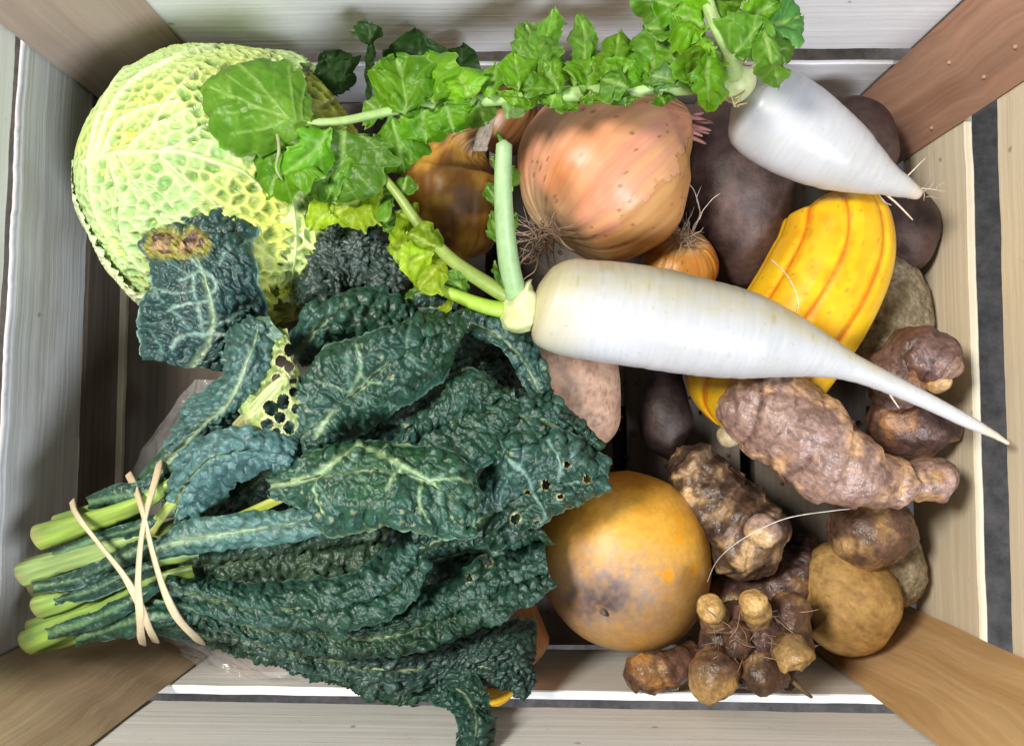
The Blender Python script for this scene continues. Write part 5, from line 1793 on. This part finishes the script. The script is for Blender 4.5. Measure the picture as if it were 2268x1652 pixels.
# the pale ties
def band(pts, w, col=(.58, .46, .29)):
    mb = MB()
    Q = wspline([p for p in pts], 60)
    T = np.gradient(Q, axis=0)
    T /= np.linalg.norm(T, axis=1)[:, None]
    up = np.array([0, 0, 1.])
    A = np.cross(T, up)
    A /= np.linalg.norm(A, axis=1)[:, None] + 1e-9
    N = np.cross(A, T)
    u = np.linspace(0, 1, 60)
    tw = .5 * np.sin(u * 7 + w * 1000)
    ww = w * (1 + .25 * vnoise(u * 8, 0 * u, 0, 3))
    A2 = A * np.cos(tw)[:, None] + N * np.sin(tw)[:, None]
    N2 = np.cross(A2, T)
    ring = [(-1, 0), (-.8, .35), (.8, .35), (1, 0), (.8, -.35), (-.8, -.35)]
    P = np.stack([Q + A2 * (x * ww)[:, None] + N2 * (y * ww)[:, None] for x, y in ring], 1)
    U = np.zeros(P.shape)
    mb.grid(P, col, U, closed=True)
    return mb.build('tie_band', M_tie, kale)


band([(160, 1110, .135), (172, 1142, .168), (220, 1205, .178), (275, 1275, .184), (310, 1340, .182), (330, 1390, .170), (345, 1420, .140)], .0017)
band([(355, 1010, .140), (350, 1042, .165), (325, 1130, .182), (312, 1200, .187), (306, 1290, .186), (310, 1360, .180), (312, 1405, .160), (316, 1425, .135)], .0018)
band([(285, 1050, .140), (300, 1082, .165), (318, 1140, .183), (340, 1230, .187), (365, 1310, .183), (395, 1370, .172), (435, 1412, .150), (450, 1425, .125)], .0018)

# ------------------------------------------------------------------ clear plastic bag under the kale
m, nt, p, out = newmat('clear_plastic_film')
tc = nd(nt, 'ShaderNodeTexCoord')
nz = nd(nt, 'ShaderNodeTexNoise', Scale=60.0, Detail=3.0, Distortion=1.0)
nt.links.new(tc.outputs['Object'], nz.inputs['Vector'])
bp = nd(nt, 'ShaderNodeBump', Strength=.5, Distance=.003)
nt.links.new(nz.outputs['Fac'], bp.inputs['Height'])
p.inputs['Base Color'].default_value = (.75, .73, .70, 1)
p.inputs['Roughness'].default_value = .18
p.inputs['Specular IOR Level'].default_value = .8
nt.links.new(bp.outputs[0], p.inputs['Normal'])
tr = nd(nt, 'ShaderNodeBsdfTransparent')
mx = nd(nt, 'ShaderNodeMixShader')
mx.inputs[0].default_value = .20
nt.links.new(tr.outputs[0], mx.inputs[1])
nt.links.new(p.outputs[0], mx.inputs[2])
nt.links.new(mx.outputs[0], out.inputs['Surface'])
mb = MB()


def film(rows, seed):
    G = np.array(rows, float)      # n x m x 3 control grid (px,py,z)
    a_ = np.stack([spline(W(r_[:, 0], r_[:, 1], r_[:, 2]), 60) for r_ in G])
    b_ = np.stack([spline(a_[:, j], 60) for j in range(60)], 1)
    u, v = np.meshgrid(np.linspace(0, 1, 60), np.linspace(0, 1, 60), indexing='ij')
    rid = np.abs(fbm(u * 3 + v * 2, v * 7 - u * 3, 0, seed, 3))
    b_[..., 2] += .010 * (.4 - rid)
    mb.grid(b_, (.8, .8, .8))


film([[(430, 840, .05), (560, 850, .06), (700, 900, .06)], [(360, 930, .045), (450, 960, .07), (700, 1000, .07)], [(300, 1030, .04), (420, 1090, .08), (700, 1100, .08)], [(270, 1110, .03), (400, 1200, .08), (700, 1200, .08)]], 3)
film([[(350, 1400, .03), (500, 1390, .08), (800, 1440, .08)], [(400, 1440, .03), (560, 1440, .08), (820, 1480, .07)], [(440, 1500, .03), (600, 1490, .07), (840, 1510, .06)], [(480, 1530, .02), (620, 1530, .03), (820, 1528, .03)]], 5)
single('plastic_bag', 'crumpled clear plastic bag on the crate floor beneath the kale', 'bag', mb, m)
# what the bag holds: brownish roots
mb = MB()
loft(mb, [(400, 1000, .02, 60), (500, 1060, .025, 100), (600, 1150, .025, 90), (700, 1250, .02, 40)], lambda c: .003 * n3(c, 20, 2), pot_col((.15, .11, .08), (.21, .16, .12), (.10, .07, .05)), seed=3)
loft(mb, [(450, 1330, .02, 40), (560, 1400, .025, 80), (700, 1440, .025, 80), (850, 1450, .02, 40)], lambda c: .003 * n3(c, 20, 2), pot_col((.22, .17, .13), (.30, .23, .18), (.14, .1, .07)), seed=5)
single('root_vegetable', 'brown root vegetable seen dimly inside the clear plastic bag', 'vegetable', mb, M_potato)
# fine loose hair across the ringed sunchoke
mb = MB()
mb.tube([W(1562, 1300, .080), W(1590, 1240, .100), (W(1650, 1190, .118)), W(1740, 1148, .122), W(1850, 1130, .118), W(1885, 1127, .112)], .0003, .0003, (.55, .5, .45), m=5, n=50)
single('root_fibre', 'fine pale root fibre lying across the ringed sunchoke', 'fibre', mb, M_fibre)

# crumbs of soil that fell off the roots
mb = MB()
rng = np.random.RandomState(77)
th_ = np.linspace(0, 2 * math.pi, 6, endpoint=False)
for i in range(260):
    if i % 3:
        x_, y_ = rng.uniform(-.02, .26), rng.uniform(-.155, .20)
    else:
        x_, y_ = rng.normal(.07, .05), rng.normal(-.02, .07)
    if abs(x_) > .27 or not (-.158 < y_ < .228):
        continue
    r_ = rng.uniform(.0006, .0021)
    ph_ = np.linspace(0.05, math.pi - .05, 5)
    rr_ = r_ * (1 + .3 * rng.uniform(-1, 1, (5, 6)))
    P = np.stack([x_ + rr_ * np.sin(ph_)[:, None] * np.cos(th_), y_ + rr_ * np.sin(ph_)[:, None] * np.sin(th_), r_ * .7 + rr_ * np.cos(ph_)[:, None] * .7 + 0 * th_], -1)
    mb.grid(P, np.array((.10, .065, .04)) * rng.uniform(.5, 1.6), closed=True)
o = mb.build('soil_crumbs', M_celeriac)
tag(o, 'scattered crumbs of dark soil on the crate floor boards', 'soil', None, 'stuff')

for o in scene.objects:
    if o.parent is None and 'category' in o and 'group' not in o:
        g_ = {'onion': 'onions', 'radish': 'white radishes', 'squash': 'striped squashes'}.get(o['category'])
        if g_:
            o['group'] = g_
